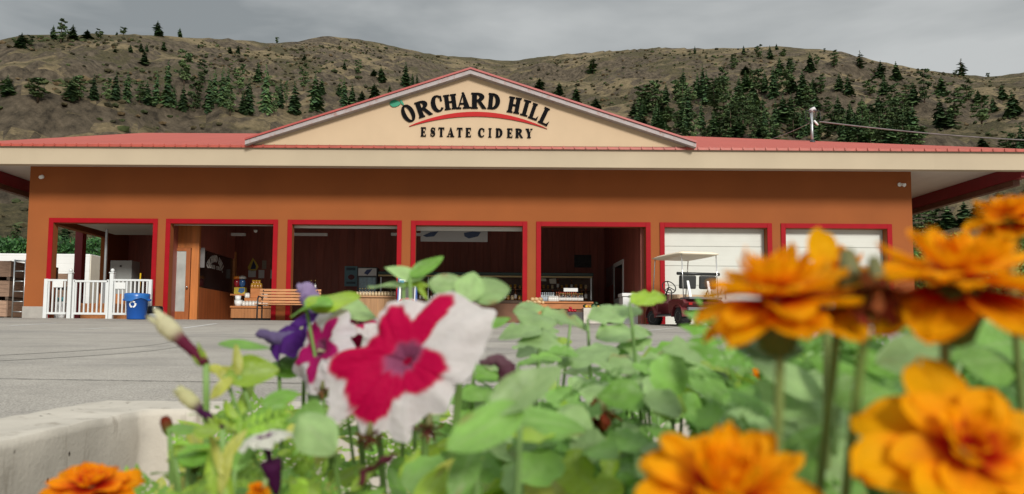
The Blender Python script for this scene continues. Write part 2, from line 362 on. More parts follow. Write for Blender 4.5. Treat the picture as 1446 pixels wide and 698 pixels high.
def letter(mb, ch, cx, cy, w_, h_, rot):          # centre, width and height in the sign's crop pixels
    q, rr = R(rot), 1/2.9083/F_PX*GY
    c = P(*crop2(cx, cy), GY)
    for k, poly in enumerate(glyph(ch)):
        pts = []; mx_, my_ = sum(p[0] for p in poly)/len(poly), sum(p[1] for p in poly)/len(poly)
        for gx, gy in poly:
            gx, gy = gx+.026*(1 if gx > mx_ else -1)*(h_/w_)**.5, gy+.013*(1 if gy > my_ else -1)
            u, v = (gx-.5)*w_*rr, (gy-.5)*h_*rr
            pts.append((c.x+u*math.cos(q)-v*math.sin(q), GY-.005, c.z+u*math.sin(q)+v*math.cos(q)))
        mb.prism(pts, (0, -.030-.0005*(k % 9), 0))
m = MB()
for ch, cx, cy, w_, h_, r_ in (('O', 281, 467, 50, 76, 28), ('R', 343, 447, 58, 68, 19), ('C', 401, 427, 52, 70, 13), ('H', 454, 420, 52, 62, 8), ('A', 507, 414, 58, 68, 4), ('R', 570, 415, 62, 66, 0), ('D', 634, 418, 52, 66, -5),
                             ('H', 716, 433, 50, 66, -10), ('I', 763, 445, 36, 66, -15), ('L', 801, 460, 40, 66, -19), ('L', 846, 480, 44, 70, -25)):
    m = MB(); letter(m, ch, cx, cy, w_, h_, r_); m.build('name_letter', signblack, bld)
m = MB()
for ch, x0, x1 in (('E', 332, 355), ('S', 371, 393), ('T', 404, 429), ('A', 440, 470), ('T', 480, 504), ('E', 516, 540), ('C', 568, 596), ('I', 609, 624), ('D', 640, 669), ('E', 686, 710), ('R', 721, 751), ('Y', 763, 790)):
    m = MB(); letter(m, ch, (x0+x1)/2, 546+(x0-560)*.014, x1-x0, 38, -.6); m.build('tagline_letter', signblack, bld)
up_, lo_ = [], []
for i in range(25):
    t = i/24; x = 284+566*t
    yb = 520+(530-520)*t
    yu = yb-63*(1-(2*t-1)**2) - (0 if i in (0, 24) else 1); yl = yb-46*(1-(2*t-1)**2)
    up_.append(P(*crop2(x, yu), GY)); lo_.append(P(*crop2(x+2, yl+1), GY))
m = MB()
for i in range(24): m.prism([(p.x, GY-.005, p.z) for p in (up_[i], up_[i+1], lo_[i+1], lo_[i])], (0, -.03, 0))
m.build('sign_swoosh', signred, bld)
m = MB()
def blob(pts): m.prism([(P(*crop2(x, y), GY).x, GY-.005, P(*crop2(x, y), GY).z) for x, y in pts], (0, -.03, 0))
blob([(204, 426), (210, 417), (222, 413), (236, 415), (246, 421), (250, 428), (242, 435), (230, 440), (218, 441), (209, 436)])
blob([(246, 412), (254, 414), (261, 424), (264, 433), (257, 432), (250, 424)])
m.build('sign_leaf', signgreen, bld)
# ------------------------------------------------------------------ ground, parking lot, hills
def zpav(y):                                     # the lot climbs gently to the shop
    if y >= 21.9: return ZF-.006
    a = .17; b = ZF-.006
    return a+(b-a)*max(-.35, (y-1.9)/20.0)
m = MB(); ys = [-400, -60, -6, 1.9, 12, 21.9, 60, 110]; xs = [-420, -60, 0, 60, 420]
def zg(y): return zpav(max(y, -5))-.09
vs = [(x, y, zg(y)) for y in ys for x in xs]; n_ = len(xs)
m.add(vs, [(j*n_+i, j*n_+i+1, (j+1)*n_+i+1, (j+1)*n_+i) for j in range(len(ys)-1) for i in range(n_-1)])
tag(m.build('ground', pm('dry_ground', (.20, .155, .095), .95, .3, .6, .5, 20)), kind='structure')
def asphalt():
    mt = pm('asphalt', (.31, .286, .250), .88, .10, .5, .22, 220, dirt=((.17, .160, .15), .42, .50, .55, (.22, 1.3, 1)))
    n = mt.node_tree.nodes; l = mt.node_tree.links; bs = n['Principled BSDF']
    src = bs.inputs['Base Color'].links[0].from_socket; t = n.new('ShaderNodeTexCoord')
    sp = n.new('ShaderNodeTexNoise'); sp.inputs['Scale'].default_value = 90; sp.inputs['Detail'].default_value = 3; l.new(t.outputs['Object'], sp.inputs['Vector'])
    mr_ = n.new('ShaderNodeMapRange'); l.new(sp.outputs['Fac'], mr_.inputs['Value']); mr_.inputs['From Min'].default_value = .3; mr_.inputs['From Max'].default_value = .7; mr_.inputs['To Min'].default_value = .62; mr_.inputs['To Max'].default_value = 1.38
    v = n.new('ShaderNodeVectorMath'); v.operation = 'SCALE'; l.new(src, v.inputs[0]); l.new(mr_.outputs[0], v.inputs['Scale']); l.new(v.outputs[0], bs.inputs['Base Color'])
    w = n.new('ShaderNodeTexNoise'); w.inputs['Scale'].default_value = 1.6; w.inputs['Detail'].default_value = 7; w.inputs['Roughness'].default_value = .7; l.new(t.outputs['Object'], w.inputs['Vector'])
    m2 = n.new('ShaderNodeMapRange'); l.new(w.outputs['Fac'], m2.inputs['Value']); m2.inputs['From Min'].default_value = .3; m2.inputs['From Max'].default_value = .7; m2.inputs['To Min'].default_value = .86; m2.inputs['To Max'].default_value = 1.12
    v2 = n.new('ShaderNodeVectorMath'); v2.operation = 'SCALE'; l.new(v.outputs[0], v2.inputs[0]); l.new(m2.outputs[0], v2.inputs['Scale']); l.new(v2.outputs[0], bs.inputs['Base Color'])
    return mt
m = MB(); ys = [-5, 1.9, 5, 10, 15, 21.9, FY-.04]
vs = [(x, y, zpav(y)) for y in ys for x in (-45, 45)]
m.add(vs, [(2*j, 2*j+1, 2*j+3, 2*j+2) for j in range(len(ys)-1)])
tag(m.build('parking_lot', asphalt()), kind='structure')
def pav(px, py):                                 # where the line of sight meets the lot
    d = ray(px, py); t = 1.0
    for _ in range(60):
        q = CAM+d*t; t -= (q.z-zpav(q.y))/(d.z-(zpav(q.y+.01)-zpav(q.y))/.01*d.y) if abs(d.z) > 1e-9 else 0
    return CAM+d*t
rng = random.Random(3)
m = MB()                                         # tar-dark joint between two lifts of asphalt
pa, pb = pav(-60, 534.5), pav(330, 540.5); prev = None
for i in range(60):
    t = i/59; c_ = pa.lerp(pb, t*1.0)
    for ext in ():
        pass
    a_ = c_+Vector((0, -.004-.006*rng.random(), 0)); b_ = c_+Vector((0, .005+.006*rng.random()+.010*noise.noise((i*.4, 0, 0)), 0))
    if prev: m.add([prev[0], a_, b_, prev[1]], [(0, 1, 2, 3)])
    prev = (a_, b_)
for i in range(60):
    t = 1+i/10; c_ = pa.lerp(pb, t); a_ = c_+Vector((0, -.005-.006*rng.random(), 0)); b_ = c_+Vector((0, .005+.008*rng.random(), 0))
    m.add([prev[0], a_, b_, prev[1]], [(0, 1, 2, 3)]); prev = (a_, b_)
for v in m.v: v.z = zpav(v.y)+.004
tag(m.build('pavement_joint', pm('tar', (.05, .048, .045), .9, .3, 30)), kind='structure')
def tyre(pts, wd):
    q = MB(); P3 = [Vector(p) for p in pts]; pr = None
    for i in range(41):
        t = i/40*(len(P3)-1); k = min(int(t), len(P3)-2); a = P3[k].lerp(P3[k+1], t-k); d = (P3[k+1]-P3[k]).cross(Vector((0, 0, 1))).normalized()*wd*max(.02, math.sin(math.pi*i/40))**.6
        cur = (a-d, a+d)
        if pr: q.add([(p.x, p.y, zpav(p.y)+.003) for p in (pr[0], cur[0], cur[1], pr[1])], [(0, 1, 2, 3)])
        pr = cur
    return q
def arcpts(a, b, bow):
    a, b = pav(*a), pav(*b); d = (b-a).cross(Vector((0, 0, 1))).normalized(); return [a.lerp(b, i/12)+d*bow*math.sin(math.pi*i/12) for i in range(13)]
tyrem = pm('tyre_rubber_trace', (.285, .264, .232), .88, .2, 40)
for a_, b_, bw in (((-60, 505), (250, 478), .5), ((-60, 513), (262, 483), .5), ((700, 500), (1000, 474), .4)):
    tag(tyre(arcpts(a_, b_, bw), .075).build('tyre_mark', tyrem), kind='structure')
m = MB()
for (x0, y0), (x1, y1) in (((14, 460.5), (80, 456.5)), ((258, 463.8), (306, 457.2)), ((113, 465.5), (150, 463.8)), ((715, 465.5), (760, 461.5)), ((716, 460.8), (742, 466.5)), ((880, 470), (960, 463))):
    a_, b_ = pav(x0, y0), pav(x1, y1); d_ = (b_-a_).cross(Vector((0, 0, 1))).normalized()*.05
    m.add([(p.x, p.y, zpav(p.y)+.004) for p in (a_-d_, b_-d_, b_+d_, a_+d_)], [(0, 1, 2, 3)])
tag(m.build('parking_lines', pm('worn_white_line', (.50, .49, .47), .8, .25, 18)), kind='structure')

SKYL = [(-500, 70), (-200, 62), (0, 55), (30, 50), (60, 47.5), (120, 48), (170, 47.5), (210, 49), (260, 52), (330, 55), (370, 59), (408, 60.5), (425, 57), (445, 51.5), (462, 49.5), (500, 54), (540, 61), (600, 75), (640, 79), (665, 80.5), (700, 85), (722, 86), (760, 80.5), (800, 76), (870, 70.5), (930, 66.5), (1000, 68.5), (1060, 66), (1110, 66), (1160, 69), (1190, 73), (1240, 86), (1300, 98), (1350, 104), (1390, 108), (1420, 106), (1446, 102), (1600, 90), (2000, 80)]
tab = []
for px, py in SKYL:
    d = ray(px, py); tab.append((math.atan2(d.x, d.y), d.z/math.hypot(d.x, d.y)))
RT = [(-500, 300), (0, 300), (200, 315), (330, 350), (430, 400), (560, 460), (720, 500), (850, 480), (1000, 430), (1200, 420), (1446, 480), (2000, 500)]
rtab = [(math.atan2(ray(px, 80).x, ray(px, 80).y), r) for px, r in RT]
def lerp_tab(tb, a):
    if a <= tb[0][0]: return tb[0][1]
    for i in range(len(tb)-1):
        if a <= tb[i+1][0]:
            t = (a-tb[i][0])/(tb[i+1][0]-tb[i][0]); return tb[i][1]+(tb[i+1][1]-tb[i][1])*t
    return tb[-1][1]
R0 = 70.0; ZG = ZF-.1
def hill(x, y):
    a, r = math.atan2(x, y), math.hypot(x, y)
    if r <= R0: return ZG
    Rr = lerp_tab(rtab, a); e = lerp_tab(tab, a); zt = CAM.z+e*Rr
    t = (r-R0)/(Rr-R0)
    if t <= 1:
        lw = max(0., min(1., (.12-a)/.35))       # the left hillside has a bench half way up
        s = t*(.80+.20*t) + .085*lw*math.exp(-((t-.34)/.09)**2)
        z = ZG+(zt-ZG)*s
        g = min(1., t*4)*min(1., (1-t)*6)
        p = Vector((x, y, 0))
        rid = noise.ridged_multi_fractal(p*.016, 1.0, 2.1, 5, 1.0, 2.0)
        z += g*(rid-1.2)*5.0 + g*noise.fractal(p*.045, 1.0, 2.0, 5)*3.6
        z += (.6*noise.fractal(p*.2, 1.0, 2.0, 3))*min(1, t*10)
        return z
    return zt - (r-Rr)*.22 - 0.0 + .6*noise.fractal(Vector((x, y, 0))*.2, 1.0, 2.0, 3)
NA, NR = 330, 150
m = MB(); vs = []
for j in range(NR+1):
    for i in range(NA+1):
        a = R(-72+144*i/NA); r = R0-2+(640-R0)*(j/NR)**1.05
        vs.append((r*math.sin(a), r*math.cos(a), hill(r*math.sin(a), r*math.cos(a))))
m.add(vs, [(j*(NA+1)+i, j*(NA+1)+i+1, (j+1)*(NA+1)+i+1, (j+1)*(NA+1)+i) for j in range(NR) for i in range(NA)], smooth=True)
def hillmat():
    mt = bpy.data.materials.new('dry_hillside'); mt.use_nodes = True; n = mt.node_tree.nodes; l = mt.node_tree.links; bs = n['Principled BSDF']; bs.inputs['Roughness'].default_value = .95; bs.inputs['Specular IOR Level'].default_value = .1
    t = n.new('ShaderNodeTexCoord')
    def nn(sc, det=8, ro=.62, strch=(1, 1, 1)):
        mp = n.new('ShaderNodeMapping'); mp.inputs['Scale'].default_value = strch; l.new(t.outputs['Object'], mp.inputs['Vector'])
        q = n.new('ShaderNodeTexNoise'); q.inputs['Scale'].default_value = sc; q.inputs['Detail'].default_value = det; q.inputs['Roughness'].default_value = ro; l.new(mp.outputs[0], q.inputs['Vector']); return q.outputs['Fac']
    def ramp(src, p0, c0, p1, c1):
        q = n.new('ShaderNodeValToRGB'); l.new(src, q.inputs[0]); q.color_ramp.elements[0].position = p0; q.color_ramp.elements[0].color = (*c0, 1); q.color_ramp.elements[1].position = p1; q.color_ramp.elements[1].color = (*c1, 1); return q.outputs[0]
    def mix(f, a, b):
        q = n.new('ShaderNodeMix'); q.data_type = 'RGBA'; l.new(f, q.inputs['Factor']); l.new(a, q.inputs['A']); l.new(b, q.inputs['B']); return q.outputs['Result']
    grass = ramp(nn(.55, 10, .8), .32, (.085, .070, .040), .66, (.27, .208, .120))
    brush = ramp(nn(1.1, 6, .8), .35, (.030, .029, .017), .65, (.120, .100, .052))
    rock = ramp(nn(.5, 8, .7, (1, 1, .3)), .35, (.034, .028, .020), .65, (.145, .115, .080))
    fb = ramp(nn(.028, 9, .68, (1, 1, 2.0)), .46, (0, 0, 0), .55, (1, 1, 1))
    g = n.new('ShaderNodeNewGeometry'); sp = n.new('ShaderNodeSeparateXYZ'); l.new(g.outputs['True Normal'], sp.inputs[0])
    ad = n.new('ShaderNodeMath'); ad.operation = 'SUBTRACT'; l.new(nn(.06, 8, .7), ad.inputs[0]); l.new(sp.outputs['Z'], ad.inputs[1])
    fr = n.new('ShaderNodeMapRange'); l.new(ad.outputs[0], fr.inputs['Value']); fr.inputs['From Min'].default_value = -.35; fr.inputs['From Max'].default_value = -.27
    c = mix(fr.outputs[0], mix(fb, grass, brush), rock)
    l.new(c, bs.inputs['Base Color'])
    bp = n.new('ShaderNodeBump'); bp.inputs['Distance'].default_value = 1.4; bp.inputs['Strength'].default_value = .9; l.new(nn(.45, 10, .75), bp.inputs['Height']); l.new(bp.outputs[0], bs.inputs['Normal'])
    return mt
tag(m.build('hills', hillmat()), kind='structure')

def hit(px, py):                                 # where the line of sight meets the hillside
    d = ray(px, py); d = d/math.hypot(d.x, d.y); r = R0+3; step = 2.0
    while r < 600:
        q = CAM+d*r
        if q.z <= hill(q.x, q.y):
            lo, hi = r-step, r
            for _ in range(14):
                mid = (lo+hi)/2; q = CAM+d*mid
                if q.z <= hill(q.x, q.y): hi = mid
                else: lo = mid
            return CAM+d*hi
        r += step
    a = math.atan2(d.x, d.y); Rr = lerp_tab(rtab, a)*1.0; return Vector((d.x*Rr, d.y*Rr, hill(d.x*Rr, d.y*Rr)))

# scrub: small dry bushes all over the slope
rng = random.Random(11); m = MB()
ico = [(0, 0, 1), (.89, 0, .45), (.28, .85, .45), (-.72, .53, .45), (-.72, -.53, .45), (.28, -.85, .45), (.6, .44, -.3), (-.23, .7, -.3), (-.75, 0, -.3), (-.23, -.7, -.3), (.6, -.44, -.3)]
icf = [(0, 1, 2), (0, 2, 3), (0, 3, 4), (0, 4, 5), (0, 5, 1), (1, 6, 2), (2, 7, 3), (3, 8, 4), (4, 9, 5), (5, 10, 1), (2, 6, 7), (3, 7, 8), (4, 8, 9), (5, 9, 10), (1, 10, 6)]
for k in range(17000):
    a = R(rng.uniform(-40, 40)); Rr = lerp_tab(rtab, a); r = R0+(Rr-R0)*rng.random()**.75*.975
    x, y = r*math.sin(a), r*math.cos(a)
    if noise.noise((x*.03, y*.03, 4.2)) + rng.uniform(-.45, .45) < .02: continue
    s = rng.uniform(.25, .85)*(1.6 if rng.random() < .10 else 1); z = hill(x, y)
    tint = rng.choice([(.055, .050, .026), (.075, .062, .034), (.045, .055, .024), (.11, .078, .042), (.04, .038, .022), (.06, .075, .03)])
    m.add([(x+p[0]*s*rng.uniform(.6, 1.4), y+p[1]*s*rng.uniform(.6, 1.4), z+s*.12+p[2]*s*rng.uniform(.5, 1.0)) for p in ico], icf, c=tint)
tag(m.build('scrub', pm('scrub_bushes', (1, 1, 1), .95, .25, 2.5, vc=True, spec=.1)), kind='stuff')

# conifers
def conifer(seed, sparse=1.0, wid=.17):
    rg = random.Random(seed); m = MB(); nw = int(34*sparse)
    lean = [rg.uniform(.75, 1.25) for _ in range(8)]
    for k in range(nw):
        t = (k+rg.random()*.7)/nw; z = .05+.945*t
        rad = wid*(1-t)**.62*min(1, .55+t*2.4)*rg.uniform(.7, 1.2)
        nb = max(3, int(8*(1-t)+3*sparse))
        for b in range(nb):
            q = 2*math.pi*(b+rg.random())/nb; rr = rad*rg.uniform(.45, 1.25)*lean[int(q/math.pi*4) % 8]
            if rg.random() > .5+.5*sparse: continue
            ca, sa = math.cos(q), math.sin(q); dz = -rr*rg.uniform(.10, .6); wdt = rr*rg.uniform(.25, .42)
            g = rg.uniform(.7, 1.25); base = rg.choice([(.075, .135, .050), (.055, .105, .045), (.100, .160, .060), (.042, .082, .038)])
            cc = tuple(x*g for x in base)
            def pt(f, s, h): return (ca*rr*f-sa*s, sa*rr*f+ca*s, z+dz*f+h)
            h = .028*rg.uniform(.6, 1.4)*(1.2-t)
            z0_ = z; z = z+rg.uniform(-.02, .02)
            m.add([pt(0, 0, h), pt(.45, wdt, h*.2), pt(.75, wdt*.55, -h*.2), pt(1, 0, -h*.3), pt(.8, -wdt*.6, 0), pt(.4, -wdt, h*.3)], [(0, 1, 2, 3), (0, 3, 4, 5)], c=cc)
            m.add([pt(.05, 0, h*1.4), pt(.55, wdt*.15, h*.9), pt(1.02, 0, -h*.1), pt(.6, 0, -h*1.3), pt(.2, -wdt*.1, -h*1.2)], [(0, 1, 2, 3, 4)], c=cc)
    return m
needles = pm('conifer_needles', (1, 1, 1), .8, .18, 6, vc=True, spec=.15, objrand=.38)
barkm = pm('conifer_bark', (.09, .06, .04), .95, .3, 8)
protos = []
for i, (sp_, wd_) in enumerate(((1.0, .17), (1.0, .22), (.85, .19), (1.1, .27), (.5, .20))):
    r_ = thing('conifer_tree', 'x', 'tree'); conifer(40+i, sp_, wd_).build('crown', needles, r_)
    t_ = MB(); t_.tube([(0, 0, -.05), (.004, 0, .3), (-.003, .003, .65), (0, 0, .985)], [.020, .016, .009, .002], 6); t_.build('trunk', barkm, r_)
    protos.append(r_)
def pine(seed):
    rg = random.Random(seed); m = MB(); off = (rg.uniform(-.03, .03), rg.uniform(-.03, .03))
    for k in range(30):
        t = .16+.82*(k+rg.random())/30; rad = .19*math.sin(math.pi*min(1, (.22+.80*(1-t))))**.8*rg.uniform(.35, 1.1)*(1 if t > .3 else .7)
        q = rg.uniform(0, 6.3); cx, cy = rad*math.cos(q)*.75+off[0]*t, rad*math.sin(q)*.75+off[1]*t; s = rg.uniform(.045, .085)*(1.15-.5*t); g = rg.uniform(.65, 1.3)
        base = rg.choice([(.085, .130, .050), (.065, .105, .045), (.105, .150, .060)])
        for _ in range(46):
            d = Vector((rg.gauss(0, 1), rg.gauss(0, 1), rg.gauss(0, .55))); d = d.normalized()*rg.uniform(.3, 1)*s
            p = Vector((cx, cy, t))+Vector((d.x*1.25, d.y*1.25, d.z*.6)); a = Vector((rg.gauss(0, 1), rg.gauss(0, 1), rg.gauss(0, 1))).normalized(); b = a.orthogonal().normalized(); e2 = a.cross(b); w2 = .030*rg.uniform(.5, 1.4)
            g2 = g*rg.uniform(.8, 1.2); m.add([p-b*w2, p-e2*w2*.55, p+b*w2, p+e2*w2*.55], [(0, 1, 2, 3)], c=tuple(x*g2 for x in base))
    return m
for i in range(3):
    r_ = thing('pine_tree', 'x', 'tree'); pine(70+i).build('crown', needles, r_)
    t_ = MB(); t_.tube([(0, 0, -.05), (.004, 0, .3), (-.003, .003, .65), (0, 0, .94)], [.020, .016, .009, .002], 6); t_.build('trunk', barkm, r_); protos.append(r_)
used = set()
def plant_tree(px, top, base, wpx, label, group, kind=None):
    g = hit(px, base); d = math.hypot(g.x, g.y)
    h = (base-top)/F_PX*g.y*1.06; wd = 1.25*wpx/F_PX*g.y
    i = kind if kind is not None else (0 if wd/h < .38 else 1 if wd/h < .5 else 3)
    if i == 1 and rng.random() < .4: i = 2
    if kind is None and rng.random() < (.25 if px < 560 else .5): i = rng.choice([5, 6, 7])
    r_ = protos[i] if i not in used else copy_tree(protos[i])
    used.add(i); nat = (.17, .22, .19, .27, .20, .19, .19, .19)[i]*2.1
    r_.location = g-Vector((0, 0, .02*h)); s_ = wd/nat; r_.scale = (s_, s_, h); r_.rotation_euler = (0, 0, rng.uniform(0, 6.28))
    r_['label'] = label
    if group: r_['group'] = group
    return r_
S1 = 1/2.9083
G1 = ('dark conifer standing on the skyline of the left hill', 'conifers along the left hill skyline')
for x, t, b, w_, lab in ((88, 132, 198, 52, 'broad bushy conifer just below the skyline at the far left of the hill'), (126, 145, 190, 30, None), (218, 100, 160, 28, None), (250, 78, 176, 46, 'tallest conifer of the clump on the left end of the skyline'), (298, 98, 164, 42, None), (358, 120, 163, 46, None),
                       (405, 120, 158, 30, None), (480, 130, 145, 10, None), (508, 113, 142, 28, None), (646, 83, 146, 40, 'lone large conifer standing clear on the crest of the left hill'), (738, 112, 152, 20, 'lone thin conifer on the crest right of the larger lone conifer'), (1137, 150, 176, 16, 'tiny conifer in the dip between the left and middle hilltops')):
    plant_tree(x*S1, t*S1, b*S1, w_*S1, lab or G1[0], None if lab else G1[1])
G2 = ('small scattered conifer on the bare upper slope of the left hill', 'scattered conifers on the upper left slope')
for x, t, b, w_ in ((472, 198, 216, 16), (535, 180, 216, 20), (578, 174, 214, 24), (602, 178, 214, 16), (592, 205, 268, 42), (672, 170, 208, 24), (815, 178, 198, 10), (945, 192, 222, 20), (978, 182, 224, 22), (1250, 220, 250, 18), (1395, 190, 205, 14)):
    plant_tree(x*S1, t*S1, b*S1, w_*S1, *G2)
G3 = ('dark green conifer in the loose band across the left hillside', 'conifers in the left hillside band')
for x, t, b, w_ in ((28, 305, 400, 66), (155, 315, 414, 78), (290, 320, 412, 60), (325, 305, 415, 60), (384, 300, 412, 44), (440, 320, 420, 40), (474, 285, 420, 44), (522, 278, 424, 52), (572, 330, 424, 44), (602, 325, 430, 46), (640, 285, 440, 46), (686, 238, 438, 60), (712, 340, 444, 40), (756, 200, 350, 58), (752, 348, 456, 48), (800, 318, 458, 54), (832, 240, 345, 40), (858, 298, 464, 56), (880, 280, 430, 44), (912, 268, 440, 48), (945, 345, 470, 52), (935, 275, 400, 36), (984, 262, 380, 46), (996, 368, 468, 42), (1020, 318, 472, 56), (1060, 252, 340, 38), (1090, 258, 470, 52), (1122, 335, 478, 40), (1150, 328, 442, 38), (1176, 328, 425, 22), (1208, 328, 470, 60), (1246, 262, 372, 42), (1292, 298, 452, 66), (1320, 318, 390, 36), (1394, 336, 404, 34),
                    (1412, 310, 445, 44), (1446, 345, 432, 40), (1536, 340, 415, 60), (1486, 368, 420, 34), (1600, 350, 400, 30)):
    plant_tree(x*S1, t*S1, b*S1, w_*S1, *G3)
G4 = ('dark conifer above the gable roof on the middle hill slope', 'conifers on the middle hill above the gable')
for x, t, b, w_ in ((18, 248, 290, 20), (75, 243, 306, 28), (140, 285, 312, 28), (168, 272, 340, 44), (270, 252, 356, 44), (298, 294, 356, 22), (316, 298, 352, 18), (820, 318, 372, 46), (900, 336, 392, 42), (970, 352, 432, 50), (1050, 398, 455, 44)):
    plant_tree(480+x*S1, t*S1, b*S1, w_*S1, *G4)
plant_tree(480+1040*S1, 226*S1, 302*S1, 62*S1, 'ragged leaning pine alone on the slope right of the gable peak', None, 4)
G5 = ('conifer on the upper slope or crest of the right hill', 'conifers high on the right hill')
for x, t, b, w_ in ((62, 187, 222, 12), (262, 186, 222, 18), (322, 183, 242, 30), (370, 185, 246, 26), (397, 178, 206, 14), (218, 226, 288, 32), (270, 268, 310, 44), (410, 233, 312, 40), (450, 233, 297, 40), (535, 213, 297, 44), (560, 225, 270, 24), (635, 208, 278, 34), (825, 248, 322, 44), (888, 252, 335, 50), (1265, 300, 318, 14), (425, 205, 235, 30), (595, 198, 215, 10)):
    plant_tree(960+x*S1, t*S1, b*S1, w_*S1, *G5)
plant_tree(960+740*S1, 204*S1, 278*S1, 44*S1, 'flat topped pine breaking the crest line of the right hill', None, 4)
plant_tree(960+1156*S1, 238*S1, 314*S1, 56*S1, 'sparse half bare pine alone against the sky on the right ridge', None, 4)
plant_tree(960+1130*S1, 290*S1, 312*S1, 18*S1, 'tiny conifer at the foot of the half bare pine on the ridge', None)
G6 = ('mid green conifer spread over the right hillside', 'conifers over the right hillside')
for x, t, b, w_ in ((1005, 282, 422, 46), (1075, 308, 398, 52), (960, 332, 432, 54), (930, 350, 430, 40), (1180, 333, 422, 46), (1225, 368, 422, 40), (1322, 345, 412, 40), (1366, 370, 482, 66), (1240, 398, 512, 66), (1286, 398, 462, 34), (1130, 362, 492, 70), (1070, 400, 522, 62), (885, 342, 452, 56), (840, 308, 392, 42), (782, 318, 396, 52), (690, 308, 392, 44), (655, 298, 372, 38), (580, 308, 388, 40), (548, 318, 382, 34), (440, 298, 392, 54), (385, 268, 402, 50), (350, 288, 382, 40), (605, 402, 470, 40), (815, 388, 466, 46), (750, 398, 502, 56), (650, 392, 496, 52), (700, 418, 512, 50), (425, 388, 502, 66), (470, 408, 492, 50), (240, 368, 462, 44), (180, 308, 442, 58), (110, 286, 432, 56), (150, 308, 422, 44), (15, 278, 412, 50), (55, 338, 422, 40), (300, 328, 442, 58), (1240, 560, 616, 54), (1342, 540, 622, 50), (1402, 500, 622, 46), (1370, 560, 622, 44),
                    (780, 430, 520, 54), (865, 440, 530, 50), (910, 430, 540, 56), (960, 430, 570, 70), (985, 520, 606, 60), (1110, 440, 525, 50), (520, 360, 450, 48), (490, 340, 430, 40), (555, 370, 455, 44)):
    plant_tree(960+x*S1, t*S1, b*S1, w_*S1, *G6)
G7 = ('mid green conifer in the dense stand at the foot of the right hill', 'conifers in the dense stand above the roof')
for k in range(140):
    x = rng.uniform(-190, 960); b = (rng.uniform(360, 610) if k % 3 else rng.uniform(480, 612)) if x < 560 else rng.uniform(520, 610)
    if x < 0: b = rng.uniform(400-x*.15, 590)
    h = rng.uniform(52, 135)
    plant_tree(960+x*S1, (b-h)*S1, b*S1, rng.uniform(34, 66)*S1, *G7)
G8 = ('dark conifer on the slope seen below the lean-to roof', 'conifers seen under the lean-to roof')
for x, t, b, w_ in ((23, 318, 338, 14), (92, 316, 338, 16), (1302, 300, 331, 26), (1318, 296, 326, 24), (1338, 290, 322, 28), (1362, 284, 318, 26), (1380, 284, 312, 24), (1400, 280, 308, 26)):
    plant_tree(x, t, b, w_, *G8)

# cedar hedge trees, white trailer and bins beside the lean-to
def leafball(mb, c, rx, ry, rz, n, s, rg, cols, box=False):
    for _ in range(n):
        while True:
            p = Vector((rg.uniform(-1, 1), rg.uniform(-1, 1), rg.uniform(-1, 1)))
            if box or .35 < p.length < 1: break
        if box: p[rg.randrange(3)] *= .9
        q = Vector((c[0]+p.x*rx, c[1]+p.y*ry, c[2]+p.z*rz)); a = Vector((rg.gauss(0, 1), rg.gauss(0, 1), rg.gauss(0, 1))).normalized(); b = a.orthogonal().normalized(); d = a.cross(b); k = s*rg.uniform(.6, 1.4)
        mb.add([q-b*k, q-d*k*.5, q+b*k, q+d*k*.5], [(0, 1, 2, 3)], c=rg.choice(cols))
leafm = pm('broad_leaves', (1, 1, 1), .6, .15, 5, vc=True, trans=.25, objrand=.12)
rg = random.Random(5)
hedge = thing('hedge_cedar', 'clipped dark green cedar in the hedge behind the white trailer', 'shrub', (0, 0, 0), 'cedars in the hedge behind the trailer')
mb = MB(); leafball(mb, (0, 0, 2.6), .85, .8, 2.6, 3200, .11, rg, [(.03, .10, .025), (.045, .14, .03), (.02, .07, .02), (.06, .17, .04)], box=True); mb.build('crown', leafm, hedge)
mb = MB(); mb.tube([(0, 0, -.2), (0, 0, 4.6)], [.09, .03], 6); mb.build('trunk', barkm, hedge)
hx = [P(px, 350, 46).x for px in range(-55, 150, 19)]
for i, x in enumerate(hx):
    h_ = hedge if i == 0 else copy_tree(hedge)
    h_.location = (x, 46+rg.uniform(-.2, .2), ZG+rg.uniform(-.25, .1)); h_.rotation_euler = (0, 0, rg.uniform(0, 6)); h_.scale = (1, 1, rg.uniform(.94, 1.04))
orch = thing('orchard_tree', 'bright green leafy orchard tree below the right hill, seen beside the shop corner', 'tree', (0, 0, 0), 'orchard trees right of the shop')
mb = MB(); leafball(mb, (0, 0, 3.1), 1.7, 1.7, 2.0, 3000, .12, rg, [(.08, .20, .03), (.12, .27, .04), (.05, .14, .03), (.16, .30, .06)]); mb.build('crown', leafm, orch)
mb = MB(); mb.tube([(0, 0, -.1), (.05, 0, 1.4), (0, .05, 3.4)], [.13, .10, .03], 7); mb.tube([(.05, 0, 1.4), (.7, .3, 2.6)], [.07, .02], 6); mb.tube([(.05, 0, 1.5), (-.6, -.3, 2.7)], [.07, .02], 6); mb.build('trunk', barkm, orch)
for i, (px, Y) in enumerate(((1296, 50), (1325, 52), (1355, 50), (1390, 53), (1420, 50), (1455, 52))):
    o_ = orch if i == 0 else copy_tree(orch); p = P(px, 326, Y); o_.location = (p.x, Y, p.z-5.6); o_.rotation_euler = (0, 0, rg.uniform(0, 6)); o_.scale = (1, 1, rg.uniform(.95, 1.1))
tl = P(-120, 360, 36).x; tr = P(127, 360, 36).x; tz = P(70, 358.5, 36).z
trl = thing('storage_trailer', 'long white ribbed storage trailer parked beyond the lean-to', 'trailer', ((tl+tr)/2, 36, ZG))
m = MB(); m.box(tl, tr, 36, 38.5, ZG+.9, tz); m.build('body', pm('white_ribbed_panel', (.74, .75, .74), .5, .04, 2, planks=(2, .35, .0, .6)), trl, bevel=.03)
